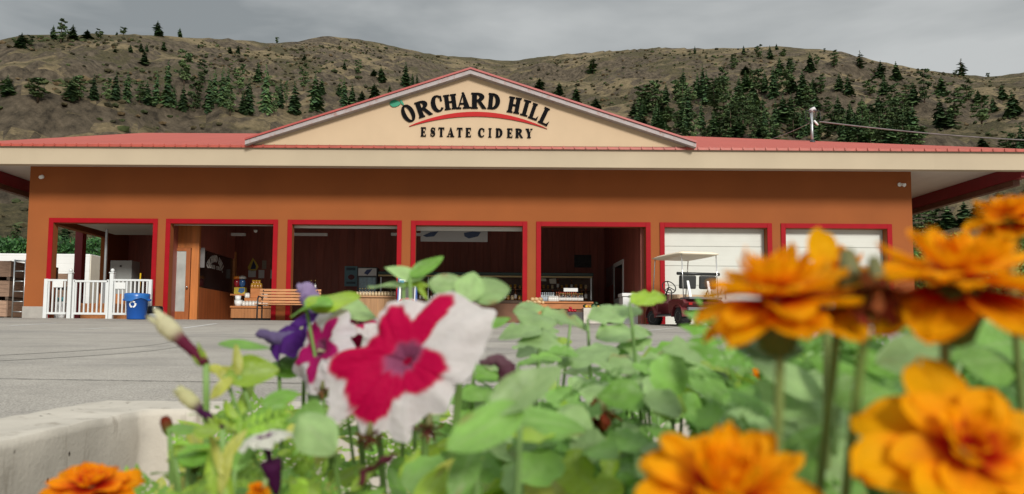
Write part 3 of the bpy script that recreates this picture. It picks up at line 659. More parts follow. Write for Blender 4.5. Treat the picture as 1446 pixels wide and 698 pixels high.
m = MB(); m.box(tr+.003, tr+.05, 36.04, 38.46, ZG+.92, tz-.03); m.build('rear_door', pm('cream_panel', (.66, .62, .52), .5, .05, 3), trl)
m = MB(); m.box(tl, tr, 36.5, 38, ZG+.6, ZG+.897); m.build('chassis', black, trl)
wh = None
for x in (tr-1.3, tr-2.4, tl+2.0):
    for yy in (36.35, 37.95): MB().lathe([(.3, -.12), (.48, -.12), (.5, -.08), (.5, .08), (.48, .12), (.3, .12)], Matrix.Translation((x, yy, ZG+.5)) @ Matrix.Rotation(R(90), 4, 'X'), 20).build('wheel', rubber, trl)

def apple_bin():
    r_ = thing('apple_bin', 'x', 'crate')
    m = MB(); W_, D_, H_ = .6, .6, .62
    bx = [(-W_, W_, -D_, -D_+.02), (-W_, W_, D_-.02, D_)]
    for k in range(4):
        z0 = .12+k*.15
        m.box(-W_, W_, -D_, -D_+.022, z0, z0+.143); m.box(-W_, W_, D_-.022, D_, z0, z0+.143); m.box(-W_, -W_+.022, -D_+.023, D_-.023, z0, z0+.143); m.box(W_-.022, W_, -D_+.023, D_-.023, z0, z0+.143)
    m.box(-W_+.023, W_-.023, -D_+.023, D_-.023, .12, .14)
    m.build('crate_boards', pm('weathered_crate_wood', (.30, .19, .13), .85, .3, 5, stretch=(1, 1, 6), objrand=.3, dirt=((.13, .09, .07), 6, .58, .6)), r_)
    m = MB()
    for x in (-.52, 0, .52): MB().box(x-.05, x+.05, -.6, .6, 0, .118).build('skid', pm('dark_crate_wood', (.10, .07, .05), .9, .3, 6), r_)
    for sx in (-1, 1): MB().box(sx*.6-.05*(sx > 0), sx*.6+.05*(sx < 0), -.622, -.601, .12, .72).build('corner_batten', pm('weathered_crate_wood2', (.25, .16, .11), .85, .3, 5), r_)
    return r_
b0 = apple_bin(); first = True
def put_bin(px, Y, lvl, lab, rz=0, zb=None):
    global first
    r_ = b0 if first else copy_tree(b0); first = False
    x = P(px, 420, Y).x; r_.location = (x, Y, ZF-.005+lvl*.655); r_.scale = (1, 1, .88); r_.rotation_euler = (0, 0, rz); r_['label'] = lab; r_['group'] = 'wooden apple bins beside the shop'
for lvl, nm in ((0, 'bottom'), (1, 'second from bottom'), (2, 'topmost')):
    put_bin(2, 26.5, lvl, 'weathered wooden apple bin, %s of the stack left of the shop corner' % nm, .02*lvl)
    put_bin(44, 27.9, lvl, 'brown wooden apple bin, %s of the stack tucked behind the shop corner' % nm, -.03)
    if lvl: put_bin(84, 32.0, lvl, 'grey wooden apple bin seen through the first bay, %s of its stack' % nm, .04)
    else: put_bin(84, 32.0, lvl, 'grey wooden apple bin seen through the first bay, bottom of its stack', .04)
rack = thing('metal_rack', 'grey steel ladder rack standing in front of the apple bins', 'rack', (P(21, 420, 25.6).x, 25.6, ZF))
m = MB(); x = rack.location.x
for dx in (-.06, .3):
    m.tube([(x+dx, 25.6, ZF), (x+dx, 25.6, ZF+1.95)], .025, 8)
m.build('upright', steel, rack)
m = MB()
for k in range(6): m.tube([(x-.06, 25.6, ZF+.25+k*.33), (x+.3, 25.6, ZF+.25+k*.33)], .018, 6)
m.tube([(x-.06, 25.6, ZF+1.93), (x+.75, 25.6, ZF+1.88)], .02, 6)
m.build('rung', steel, rack)
for i, r_ in enumerate(protos):                  # a kind that was never planted leaves no stray prototype
    if i not in used:
        for ch in list(r_.children): bpy.data.objects.remove(ch)
        bpy.data.objects.remove(r_)
# ------------------------------------------------------------------ things outside and inside the shop
def rc(mb, x0, y0, x1, y1, Y, dep, c=None):      # box whose front at depth Y fills a pixel rectangle
    a, b = P(x0, (y0+y1)/2, Y), P(x1, (y0+y1)/2, Y); t, u = P((x0+x1)/2, y0, Y), P((x0+x1)/2, y1, Y)
    return mb.box(a.x, b.x, Y, Y+dep, u.z, t.z, c=c)
def rcf(mb, x0, y0, x1, Y, dep, z0=None, c=None):  # the same, standing on the floor
    a, b, t = P(x0, y0, Y), P(x1, y0, Y), P((x0+x1)/2, y0, Y)
    return mb.box(a.x, b.x, Y, Y+dep, ZF if z0 is None else z0, t.z, c=c)
# overhead doors (parts of the building)
for i, (top, closed) in enumerate(((0, 0), (319.5, 0), (323.5, 0), (327.0, 0), (0, 0), (0, 1), (0, 1))):
    a, b = opx[i][0]+TW-.05, opx[i][1]-TW+.05
    if closed:
        m = MB(); hh = (ztop+.05-ZF)/5
        for k in range(5): m.box(a, b, IY+.004, IY+.05, ZF+.002+k*hh, ZF+(k+1)*hh-.006)
        m.box(a+.01, b-.01, IY+.03, IY+.045, ZF, ztop)
        m.build('overhead_door', doorm, bld, bevel=.004)
        h = MB(); h.box(a+.06, a+.2, IY-.02, IY+.002, ZF+.6, ZF+.63); h.build('door_handle', steel, bld)
        s_ = MB(); s_.box(a-.02, a+.05, IY-.012, IY+.002, ZF, ztop); s_.build('weather_strip', pm('grey_rubber', (.25, .25, .25), .7), bld); s_ = MB(); s_.box(b-.05, b+.02, IY-.012, IY+.002, ZF, ztop); s_.build('weather_strip', MATS['grey_rubber'], bld)
    elif top:
        z0 = P((a+b)/2*F_PX/23+625, top, 22.95).z
        m = MB(); m.box(a, b, IY+.02, IY+.07, z0, ztop+.25); m.build('raised_door', doorm, bld, bevel=.004)
x = P(151.5, 350, 23.6).x
m = MB(); m.box(x-.03, x+.03, 23.5, 23.56, ZF, ZF+2.7); m.build('door_track', steel, bld)
m = MB(); m.box(opx[0][0]+.1, opx[0][1]-.1, 23.2, 26.5, ZF+2.9, ZF+2.95); m.build('raised_door', doorm, bld)
# cedar entrance wall with the glazed door, and the office wall behind it
xa_, xc_ = XP1+.1, P(279.5, 400, 23.5).x
dx0, dx1 = P(243, 400, 23.5).x, P(269, 400, 23.5).x; dz = P(256, 350, 23.5).z
m = MB(); m.box(xa_, dx0, 23.5, 23.62, ZF, ZS-.06); m.box(dx0, dx1, 23.5, 23.62, dz, ZS-.06); m.box(dx1, xc_, 23.5, 23.62, ZF, ZS-.06)
m.build('entrance_wall', cedar, bld)
door = MB(); gx0, gx1, gz0, gz1 = dx0+.10, P(262.5, 400, 23.5).x, P(253, 440, 23.5).z, P(253, 355, 23.5).z
door.box(dx0+.01, gx0, 23.44, 23.49, ZF+.01, dz-.01); door.box(gx1, dx1-.01, 23.44, 23.49, ZF+.01, dz-.01); door.box(gx0, gx1, 23.44, 23.49, ZF+.01, gz0); door.box(gx0, gx1, 23.44, 23.49, gz1, dz-.01)
dob = door.build('entrance_door', pm('door_wood', (.33, .10, .028), .45, .2, 3, stretch=(5, 5, .6)), bld, bevel=.004)
gl_ = pm('frosted_glass', (.40, .42, .40), .12, .25, 2.2, spec=.8)
MB().box(gx0-.01, gx1+.01, 23.46, 23.475, gz0-.01, gz1+.01).build('door_glass', gl_, dob)
MB().lathe([(.012, 0), (.012, .05), (.032, .06), (.032, .085), (.02, .095)], Matrix.Translation((dx1-.06, 23.44, P(256, 406, 23.5).z)) @ Matrix.Rotation(R(90), 4, 'X'), 14).build('door_knob', chrome, dob)
zw0, zw1 = P(280, 405.5, 23.5).z, P(280, 350, 23.5).z; YE = 27.0
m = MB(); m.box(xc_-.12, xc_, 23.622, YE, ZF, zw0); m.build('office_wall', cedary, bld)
m = MB(); m.box(xc_-.12, xc_, 23.622, YE, zw1, ZS-.06); m.build('office_wall', sidingy, bld)
m = MB(); m.box(xc_-.14, xc_+.03, YE+.002, YE+.18, ZF, zw1+.25); m.build('office_post', wood, bld)
darkglass = pm('dark_window_glass', (.016, .012, .011), .08, .2, 2, spec=.6)
wn_ = MB().box(xc_-.07, xc_-.05, 23.63, YE-.01, zw0+.002, zw1-.002).build('office_window', darkglass, bld)
m = MB()
def wl(ch, y, z, w_, h_, rot):                    # a letter on the office window, which faces +X
    q = R(rot)
    for k, poly in enumerate(glyph(ch)):
        m.prism([(xc_-.049, y+(gx-.5)*w_*math.cos(q)-(gy-.5)*h_*math.sin(q), z+(gx-.5)*w_*math.sin(q)+(gy-.5)*h_*math.cos(q)) for gx, gy in poly], (.003+.0001*(k % 9), 0, 0))
zc = (zw0+zw1)/2
for i, ch in enumerate('ORCHARD HILL'):
    a = R(140-100*i/11)
    if ch != ' ': wl(ch, 25.2+.95*math.cos(a), zc-.30+.72*math.sin(a), .19, .22, math.degrees(a)-90)
for i, ch in enumerate('ESTATE CIDERY'):
    if ch != ' ': wl(ch, 24.65+i*.092, zc+.14, .07, .12, 0)
m.build('window_lettering', pm('white_decal', (.75, .72, .69), .6), wn_)
# ceiling tubes in the shop
for a, b in ((326, 346), (410, 462), (552, 604), (640, 660)):
    t_ = MB(); rc(t_, a, 329, b, 333, 26.5, .12); t_.build('light_fixture', white, bld, bevel=.01)
MB().lathe([(.06, 0), (.06, .03), (.045, .07), (.0, .09)], Matrix.Translation(P(361, 325, 25)) @ Matrix.Rotation(math.pi, 4, 'X'), 12).build('dome_camera', white, bld)

def simple(name, lab, cat, mbuild, mat, part, group=None, bevel=.006):
    r_ = None
    m = MB(); mbuild(m); 
    xs = [v.x for v in m.v]; yy = [v.y for v in m.v]; zz = [v.z for v in m.v]
    r_ = thing(name, lab, cat, ((min(xs)+max(xs))/2, (min(yy)+max(yy))/2, min(zz)), group)
    m.build(part, mat, r_, bevel=bevel); return r_
def part(root, name, mat, fn, bevel=0):
    m = MB(); fn(m); return m.build(name, mat, root, bevel=bevel)

# white vinyl fence in front of the first bay
YFn = 21.95; zr0 = ZF
def railing(name, lab, px0, px1, ytop, posts, nb, plate=None):
    a, b = P(px0, 420, YFn).x, P(px1, 420, YFn).x; zt_ = P((px0+px1)/2, ytop, YFn).z; zb_ = ZF+.10
    r_ = thing(name, lab, 'fence', ((a+b)/2, YFn, ZF))
    for px, w_, yt, cap in posts:
        xx = P(px, 420, YFn).x; zp = P(px, yt, YFn).z
        o_ = part(r_, 'post', whitev, lambda m: m.box(xx-w_/2, xx+w_/2, YFn-w_/2, YFn+w_/2, ZF-.03, zp), .006)
        if cap: part(o_, 'post_cap', whitev, lambda m: (m.box(xx-w_/2-.015, xx+w_/2+.015, YFn-w_/2-.015, YFn+w_/2+.015, zp+.001, zp+.025), m.lathe([(.02, zp+.025), (.045, zp+.05), (.055, zp+.085), (.035, zp+.12), (.004, zp+.135)], Matrix.Translation((xx, YFn, 0)), 14)))
    part(r_, 'top_rail', whitev, lambda m: m.box(a, b, YFn-.03, YFn+.03, zt_-.055, zt_), .006)
    part(r_, 'bottom_rail', whitev, lambda m: m.box(a, b, YFn-.025, YFn+.025, zb_, zb_+.06), .006)
    for k in range(nb):
        xx = a+(b-a)*(k+.5)/nb
        part(r_, 'baluster', whitev, lambda m: m.box(xx-.019, xx+.019, YFn-.018, YFn+.018, zb_+.061, zt_-.056))
    if plate: part(r_, 'notice_plate', pm('pale_notice', (.70, .71, .70), .5, .08, 30), lambda m: rc(m, *plate, YFn-.045, .012))
    return r_
railing('vinyl_railing', 'short white vinyl railing with notice plate at the left end of the first bay', 66, 94, 394.5, ((65, .10, 394, False), (98.5, .105, 386, True)), 5, (75, 397, 89, 406))
railing('vinyl_gate', 'white vinyl gate without notice plate, middle section of the railing', 104, 152.5, 396, ((104, .06, 395, False), (152, .06, 395, False)), 8)
railing('vinyl_railing', 'white vinyl railing with notice plate behind the blue recycling bin', 159, 210, 394.5, ((157.5, .105, 386, True), (212, .09, 395, False)), 9, (163, 399, 177, 408))
# blue recycling bin
c_ = P(191.5, 449, 21.3); bx_, by_ = c_.x, 21.35; hz = P(191.5, 413, 21.3).z-ZF
rb = thing('recycling_bin', 'round blue recycling bin with white arrows symbol in front of the white railing', 'bin', (bx_, by_, zpav(by_)))
bluep = pm('blue_plastic', (.008, .085, .38), .4, .06, 3)
T_ = Matrix.Translation((bx_, by_, zpav(by_)))
part(rb, 'body', bluep, lambda m: m.lathe([(.02, 0), (.235, 0), (.245, .02), (.29, hz-.09), (.315, hz-.085), (.315, hz-.05), (.285, hz-.048), (.27, hz-.12), (.02, hz-.14)], T_, 28))
def liner(m):
    n = 36; prof = [(.27, hz-.05), (.30, hz-.0), (.335, hz-.02), (.33, hz-.10), (.335, hz-.17)]; vs = []; rg2 = random.Random(2)
    for r_, z_ in prof:
        for j in range(n):
            q = 2*math.pi*j/n; k = 1+rg2.uniform(-.02, .02); vs.append(T_ @ Vector((r_*k*math.cos(q), r_*k*math.sin(q), z_-(.05*math.sin(3*q+1)+rg2.uniform(0, .03) if z_ < hz-.12 else 0))))
    m.add(vs, [(i*n+j, i*n+(j+1) % n, (i+1)*n+(j+1) % n, (i+1)*n+j) for i in range(len(prof)-1) for j in range(n)], smooth=True)
part(rb, 'bin_liner', pm('blue_bag', (.02, .13, .42), .3, .1, 6), liner)
for s_ in (-1, 1): part(rb, 'handle', bluep, lambda m: m.box(bx_+s_*.335-.035, bx_+s_*.335+.035, by_-.06, by_+.06, zpav(by_)+hz-.20, zpav(by_)+hz-.15), .008)
def arrows(m):
    zc_ = zpav(by_)+.40
    for k in range(3):
        a0 = R(90+120*k); 
        def pt(r_, a):
            u, v = r_*math.cos(a), r_*math.sin(a); rad = .245+.05*(.40+v)/hz+.004
            return Vector((bx_+u, by_-math.sqrt(rad*rad-u*u)-.001, zc_+v))
        seg = [(pt(.055, a0+R(t)), pt(.095, a0+R(t))) for t in (-50, -30, -10, 10, 30)]
        for i in range(4): m.prism([seg[i][0], seg[i][1], seg[i+1][1], seg[i+1][0]], (0, -.003, 0))
        m.prism([pt(.04, a0+R(31)), pt(.112, a0+R(31)), pt(.076, a0+R(62))], (0, -.0035, 0))
part(rb, 'recycling_symbol', white, arrows)
# grey waste bin
gx_, gy_ = P(217.5, 449, 21.7).x, 21.75; T2 = Matrix.Translation((gx_, gy_, zpav(gy_)))
wb = thing('waste_bin', 'small grey waste bin with black bag beside the blue recycling bin', 'bin', (gx_, gy_, zpav(gy_)))
part(wb, 'body', greyp, lambda m: m.lathe([(.02, 0), (.17, 0), (.19, .30), (.02, .30)], T2, 20))
part(wb, 'bin_bag', pm('black_bag', (.012, .012, .014), .3, .2, 9), lambda m: m.lathe([(.20, .16), (.215, .22), (.21, .33), (.19, .36), (.15, .30), (.02, .26)], T2, 18))
# slatted bench
bx0, bx1, yb_ = P(361, 430, 21.75).x, P(361, 430, 21.75).x+1.72, 21.75
bz = zpav(yb_)
bn = thing('bench', 'wooden slatted bench with curved black metal ends under the second pier', 'bench', ((bx0+bx1)/2, yb_, bz))
slatm = pm('bench_slat_wood', (.50, .235, .10), .55, .18, 4, stretch=(1, 5, 5))
for k in range(5):
    z_ = bz+.49+k*.083; y_ = yb_+.30+k*.022
    part(bn, 'back_slat', slatm, lambda m: m.box(bx0, bx1, y_, y_+.025, z_, z_+.062), .006)
for k in range(5):
    y_ = yb_-.18+k*.095
    part(bn, 'seat_slat', slatm, lambda m: m.box(bx0, bx1, y_, y_+.075, bz+.425, bz+.452), .006)
for xx in (bx0+.10, bx1-.10):
    def end(m):
        for pts in ([(xx, yb_-.2, bz), (xx, yb_-.19, bz+.42), (xx, yb_-.16, bz+.60), (xx, yb_-.08, bz+.65), (xx, yb_+.12, bz+.65), (xx, yb_+.33, bz+.62)], [(xx, yb_+.30, bz), (xx, yb_+.29, bz+.4), (xx, yb_+.42, bz+.90)], [(xx, yb_-.19, bz+.40), (xx, yb_+.30, bz+.40)]):
            m.tube(pts, .022, 8)
    part(bn, 'bench_end', black, end)

# golf cart, three-quarter from behind
def golf_cart(loc, ang):
    g = thing('golf_cart', 'maroon golf cart with cream roof and black seat backs parked before a closed white door', 'golf cart')
    body = pm('maroon_paint', (.125, .022, .026), .3, .08, 3)
    def pr(m, pts, y0, y1): m.prism([(x, y0, z) for x, z in pts], (0, y1-y0, 0))
    bo = part(g, 'body', body, lambda m: (pr(m, [(.52, .30), (1.16, .30), (1.22, .48), (1.05, .74), (.66, .86), (.56, .84), (.50, .60)], -.52, .52),
        pr(m, [(-1.02, .44), (-.50, .44), (-.36, .30), (-.26, .30), (-.24, .62), (-.44, .66), (-1.05, .64), (-1.16, .55)], -.56, .56)), .03)
    for x in (-.78, .80):
        for y in (-.56, .56):
            def fen(m):
                s_ = 1 if y > 0 else -1; n = 9
                for i in range(n):
                    a, b = R(-5+190*i/n), R(-5+190*(i+1)/n)
                    def q(r_, t): return (x+r_*math.cos(t), 0, .24+r_*math.sin(t))
                    p1, p2, p3, p4 = q(.275, a), q(.275, b), q(.31, b), q(.31, a)
                    m.prism([(p[0], y-.16*(s_ > 0)-(.0), p[2]) for p in (p1, p2, p3, p4)], (0, .19, 0)) if s_ > 0 else m.prism([(p[0], y-.03, p[2]) for p in (p1, p2, p3, p4)], (0, .19, 0))
            part(bo, 'fender', body, fen)
    part(g, 'floor_pan', pm('dark_plastic', (.04, .04, .045), .6, .1, 4), lambda m: m.box(-.35, .60, -.50, .50, .262, .30))
    part(g, 'bag_well', pm('grey_plastic', (.15, .16, .17), .5, .1, 4), lambda m: (m.box(-1.24, -.62, -.46, .46, .645, .70), m.box(-1.26, -1.165, -.5, .5, .36, .44)), .01)
    for s_ in (-1, 1): part(g, 'side_step', steel, lambda m: m.box(-.30, .50, s_*.53-.025, s_*.53+.025, .235, .262), .005)
    part(g, 'seat', pm('tan_vinyl', (.50, .36, .23), .5, .08, 4), lambda m: m.box(-.74, -.20, -.53, .53, .665, .78), .03)
    for y0 in (-.52, .05):
        part(g, 'seat_back', pm('black_vinyl', (.02, .022, .022), .45, .15, 5), lambda m: m.box(-.80, -.71, y0, y0+.47, .96, 1.30, Matrix.Rotation(R(-3), 4, 'Y')), .035)
    part(g, 'back_rail', MATS['black_vinyl'], lambda m: m.tube([(-.86, -.60, 1.30), (-.86, .60, 1.30)], .04, 10))
    for y in (-.27, .30): part(g, 'back_strut', white, lambda m: m.prism([(-1.02, y-.035, .66), (-1.02, y+.035, .66), (-.82, y+.03, 1.24), (-.82, y-.03, 1.24)], (.04, 0, 0)))
    for y in (-.58, .58): part(g, 'arm_rail', black, lambda m: m.tube([(-.22, y, .68), (-.22, y, .86), (-.28, y, .91), (-.44, y, .91), (-.50, y, .86), (-.50, y, .66)], .016, 8))
    part(g, 'bag_rack', steel, lambda m: m.tube([(-.84, -.62, .78), (-1.0, -.62, 1.02), (-1.12, -.60, 1.04), (-1.16, -.60, .66)], .014, 7))
    def roof(m):
        nx, ny = 12, 10; vs = []
        for side in (0, 1):
            for i in range(nx+1):
                for j in range(ny+1):
                    u, v = 2*i/nx-1, 2*j/ny-1; e = max(abs(u), abs(v))
                    vs.append((-.12+.86*u*(1-.04*v*v), .58*v*(1-.05*u*u), 1.80+(.085*(1-e**4)+.02 if side == 0 else -.05*(1-e**8))))
        n1 = (nx+1)*(ny+1); fs = []
        for i in range(nx):
            for j in range(ny):
                a = i*(ny+1)+j; fs.append((a, a+ny+1, a+ny+2, a+1)); fs.append((n1+a, n1+a+1, n1+a+ny+2, n1+a+ny+1))
        rim = [j for j in range(ny+1)]+[i*(ny+1)+ny for i in range(1, nx+1)]+[nx*(ny+1)+j for j in range(ny-1, -1, -1)]+[i*(ny+1) for i in range(nx-1, 0, -1)]
        for k in range(len(rim)):
            a, b = rim[k], rim[(k+1) % len(rim)]; fs.append((a, b, n1+b, n1+a))
        m.add(vs, fs, smooth=True)
    part(g, 'roof', pm('cream_plastic', (.82, .74, .58), .5, .05, 3), roof)
    for y in (-.50, .50):
        part(g, 'roof_post', chrome, lambda m: m.tube([(.78, y, .80), (.62, y, 1.80)], .015, 8))
        part(g, 'roof_post', chrome, lambda m: m.tube([(-.98, y*.98, .66), (-.90, y*.98, 1.80)], .014, 8))
    def swheel(m):
        M_ = Matrix.Translation((.26, .27, 1.02)) @ Matrix.Rotation(R(-58), 4, 'Y')
        n = 26; vs = [M_ @ Vector((.19*math.cos(2*math.pi*i/n), .19*math.sin(2*math.pi*i/n), 0)) for i in range(n+1)]
        m.tube(vs, .014, 8, caps=False)
        for i in (0, 9, 17): m.tube([M_ @ Vector((0, 0, 0)), vs[i]], .012, 6)
        m.tube([M_ @ Vector((0, 0, 0)), (.62, .27, .70)], .02, 8)
    part(g, 'steering_wheel', black, swheel)
    for x, r_, w_, steer in ((.80, .205, .19, 28), (-.78, .225, .22, 0)):
        for y in (-.44, .44):
            M_ = Matrix.Translation((x, y, r_)) @ Matrix.Rotation(R(steer), 4, 'Z') @ Matrix.Rotation(R(90), 4, 'X')
            wh = MB(); wh.lathe([(r_*.55, -w_/2), (r_*.9, -w_/2), (r_, -w_/2+.03), (r_, w_/2-.03), (r_*.9, w_/2), (r_*.55, w_/2)], M_, 26)
            for k in range(20):                    # tread lugs
                q = 2*math.pi*k/20
                for s_ in (-1, 1):
                    mm = M_ @ Matrix.Rotation(q+s_*.08, 4, 'Z') @ Matrix.Translation((r_, 0, s_*w_*.23)) @ Matrix.Rotation(R(25*s_), 4, 'X')
                    wh.box(-.012, .010, -.014, .014, -w_*.24, w_*.24, mm)
            wo_ = wh.build('wheel', rubber, g)
            rm = MB()
            for s_ in (-1, 1): rm.lathe([(.02, s_*(w_/2-.035)), (r_*.2, s_*(w_/2-.01)), (r_*.32, s_*(w_/2-.045)), (r_*.50, s_*(w_/2-.02)), (r_*.56, s_*(w_/2+.004)), (r_*.54, s_*(w_/2-.06))], M_, 20)
            rm.build('rim', pm('dull_rim', (.45, .44, .40), .4, .1, 4, metal=.3), wo_)
    for y in (-.40, .40): part(g, 'tail_light', pm('red_lens', (.35, .01, .01), .25), lambda m: m.box(-1.185, -1.162, y-.05, y+.05, .50, .56))
    g.location = loc; g.rotation_euler = (0, 0, ang); g.scale = (.94, .94, .97)
    return g
cpos = P(966, 458, 20.3)
golf_cart((cpos.x, 20.4, zpav(20.4)), R(180-77))

# service mast on the roof and its cables
rp = P(1147, 201, 25.2); 
mast = thing('service_mast', 'grey metal electrical service mast standing on the red roof', 'mast', (rp.x, 25.2, rp.z))
mt_ = P(1150, 158, 25.2)
part(mast, 'pole', steel, lambda m: m.tube([(rp.x, 25.2, rp.z-.25), (rp.x, 25.2, mt_.z)], .042, 12))
part(mast, 'weatherhead', pm('pale_metal', (.55, .55, .56), .4, .1, 5), lambda m: m.tube([(rp.x, 25.2, mt_.z-.02), (rp.x, 25.2, mt_.z+.06), (rp.x+.06, 25.2, mt_.z+.10), (rp.x+.13, 25.2, mt_.z+.02)], [.05, .075, .07, .045], 12))
part(mast, 'roof_boot', black, lambda m: m.lathe([(.14, 0), (.07, .07), (.05, .12)], Matrix.Translation((rp.x, 25.2, rp.z-.04)), 14))
part(mast, 'insulator', white, lambda m: m.tube([(rp.x+.05, 25.15, mt_.z-.30), (rp.x+.17, 25.15, mt_.z-.45)], .035, 8))
def loops(m):
    for s_, sz, zz in ((-1, .20, .28), (1, .24, .25), (-.7, .13, .05), (.9, .12, 0)):
        m.tube([(rp.x+.1, 25.15, mt_.z+.05), (rp.x+s_*sz, 25.15, mt_.z-.05+zz*.2), (rp.x+s_*sz*1.1, 25.15, mt_.z-zz), (rp.x+s_*.06, 25.15, mt_.z-.40)], .011, 6)
part(mast, 'drip_loop', black, loops)
def cab(m, px0, py0, Y0, px1, py1, Y1, sag, r_):
    a, b = P(px0, py0, Y0), P(px1, py1, Y1)
    m.tube([a.lerp(b, i/20)-Vector((0, 0, sag*4*(i/20)*(1-i/20))) for i in range(21)], r_, 6)
cb = MB(); cab(cb, 1157, 172, 25.2, 1640, 200, 34, .25, .022); tag(cb.build('power_cable', pm('twisted_cable', (.16, .13, .13), .5, .4, 2)), 'thick twisted power cable running right from the roof mast', 'cable')
cb = MB(); cab(cb, 1143, 174, 25.2, 1080, 199, 28.6, .05, .008); tag(cb.build('guy_wire', steel), 'thin wire running down to the left of the roof mast', 'wire')

# ---- interior goods
for nm, lab, cat, rect_, Y, mt_ in (
    ('wall_notice', 'white framed notice left of the pair on the back wall of the second bay', 'notice', (350.5, 382, 361, 391.5), BY-.03, pm('paper', (.75, .76, .76), .6, .05, 6)),
    ('wall_notice', 'narrow white notice right of the pair on the back wall of the second bay', 'notice', (365, 381.5, 373, 393), BY-.03, MATS['paper']),
    ('wall_notice', 'small cream card above the white notices in the second bay', 'notice', (370, 368, 376, 380), BY-.03, pm('card', (.30, .25, .20), .6, .2, 12)),
    ('wall_notice', 'pale notice half hidden by the second pier, on the back wall', 'notice', (382, 381, 388, 394), BY-.03, MATS['paper']),
    ('wall_notice', 'tall grey paper sheet taped inside the office window', 'notice', (281, 350, 289, 378), 23.7, pm('greypaper', (.14, .13, .13), .6, .1, 6)),
    ('wall_outlet', 'small beige outlet plate below the blue apple poster', 'outlet', (491.5, 410, 498, 415), BY-.02, pm('beige_plate', (.34, .27, .22), .5)),
    ('chalk_board', 'dim grey chalkboard high on the back wall of the fifth bay', 'board', (811, 360, 835, 378), BY-.03, pm('chalky', (.055, .055, .055), .8, .5, 12))):
    simple(nm, lab, cat, lambda m: rc(m, *rect_, Y, .02), mt_, 'sheet', bevel=0)
ts = thing('triangular_sign', 'yellow rounded triangular sign with dark figure on the back wall of the second bay', 'sign', P(357, 375, BY-.02))
part(ts, 'sign_panel', pm('sign_yellow', (.72, .52, .08), .5, .15, 9), lambda m: m.prism([P(x, y, BY-.03) for x, y in ((357, 364.5), (362, 371), (365, 377), (362, 382), (355, 383.5), (350, 380), (350, 377))], (0, .015, 0)))
part(ts, 'figure', pm('sign_dark', (.03, .04, .10), .5), lambda m: m.prism([P(x, y, BY-.035) for x, y in ((358, 368), (361.5, 376), (361, 380), (353.5, 380.5), (355.5, 374))], (0, .004, 0)))
ps = thing('apple_poster', 'blue poster with a red apple on the back wall of the third bay', 'poster', P(496, 404, BY-.03))
part(ps, 'sheet', pm('poster_blue', (.17, .34, .42), .5, .12, 8), lambda m: rc(m, 486.5, 376, 504.5, 404.5, BY-.03, .01))
part(ps, 'apple_print', pm('poster_apple', (.14, .02, .03), .5), lambda m: m.prism([P(496+4.2*math.cos(t)*(1+.12*math.cos(2*t)), 391.5-3.8*math.sin(t), BY-.034) for t in [2*math.pi*i/18 for i in range(18)]], (0, .003, 0)))
for y0, y1 in ((378, 382), (398, 401)): part(ps, 'print_band', pm('poster_dark', (.05, .10, .14), .5, .3, 40), lambda m: rc(m, 489, y0, 502, y1, BY-.033, .002))
cl_ = thing('drinks_cooler', 'upright drinks cooler with lit white header and blue glass door in the third bay', 'cooler', (P(519, 440, 26.8).x, 27.1, ZF))
part(cl_, 'cabinet', pm('cooler_dark', (.03, .035, .04), .4), lambda m: rcf(m, 504.5, 377.5, 533, 26.8, .6), .01)
part(cl_, 'header', pm('cooler_header', (.65, .65, .65), .5, .08, 5), lambda m: rc(m, 506, 379, 531.5, 389.5, 26.78, .018))
part(cl_, 'header_print', pm('print_blue', (.03, .05, .16), .5), lambda m: m.prism([P(x, y, 26.775) for x, y in ((514, 386), (518, 381), (526, 380), (523, 384), (519, 388.5))], (0, .004, 0)))
part(cl_, 'glass_door', pm('cooler_glass', (.10, .22, .28), .1, .35, 9, spec=.8, planks=(0, .13, .3, .2)), lambda m: rc(m, 507, 392, 530.5, 415, 26.78, .018))
bnr = thing('hanging_banner', 'grey banner with blue prints hanging under the raised door of the fourth bay', 'banner', P(641, 342, 24.2))
part(bnr, 'cloth', pm('banner_grey', (.50, .51, .52), .7, .05, 3), lambda m: rc(m, 594, 326, 688.5, 341.5, 24.2, .01))
for pts in (((597, 333), (608, 328), (619, 327), (613, 334), (602, 335)), ((655, 329), (667, 327), (679, 328), (675, 334), (662, 337), (656, 334))):
    part(bnr, 'banner_print', pm('print_blue2', (.05, .075, .15), .6, .2, 8), lambda m: m.prism([P(x, y, 24.196) for x, y in pts], (0, .003, 0)))

def crate_like(name, lab, cat, rect_, Y, dep, mat, group=None): return simple(name, lab, cat, lambda m: rcf(m, rect_[0], rect_[1], rect_[2], Y, dep), mat, 'body', group, .008)
counterm = pm('counter_wood', (.40, .165, .055), .5, .2, 3, planks=(0, .1, .1, .5), stretch=(5, 5, .6))
cn = thing('display_counter', 'low orange beadboard counter under the honey jars in the second bay', 'counter', (P(354, 450, 24.6).x, 24.9, ZF))
part(cn, 'front_panel', counterm, lambda m: rcf(m, 326, 435, 384, 24.6, .7, ZF+.10), .004)
part(cn, 'top', wood, lambda m: rc(m, 324.5, 432.3, 385.5, 434.9, 24.55, .8), .006)
part(cn, 'kick_board', black, lambda m: m.box(P(328, 450, 24.7).x, P(382, 450, 24.7).x, 24.7, 25.2, ZF, ZF+.099))
st = thing('stepped_stand', 'two step orange wooden stand holding jars on the counter', 'stand', (P(362, 432, 24.9).x, 25, P(362, 432, 24.8).z))
part(st, 'lower_step', wood, lambda m: rc(m, 345, 421, 380, 432.2, 24.75, .4), .006)
part(st, 'upper_step', wood, lambda m: rc(m, 353.5, 407.5, 372, 420.8, 24.9, .25), .006)
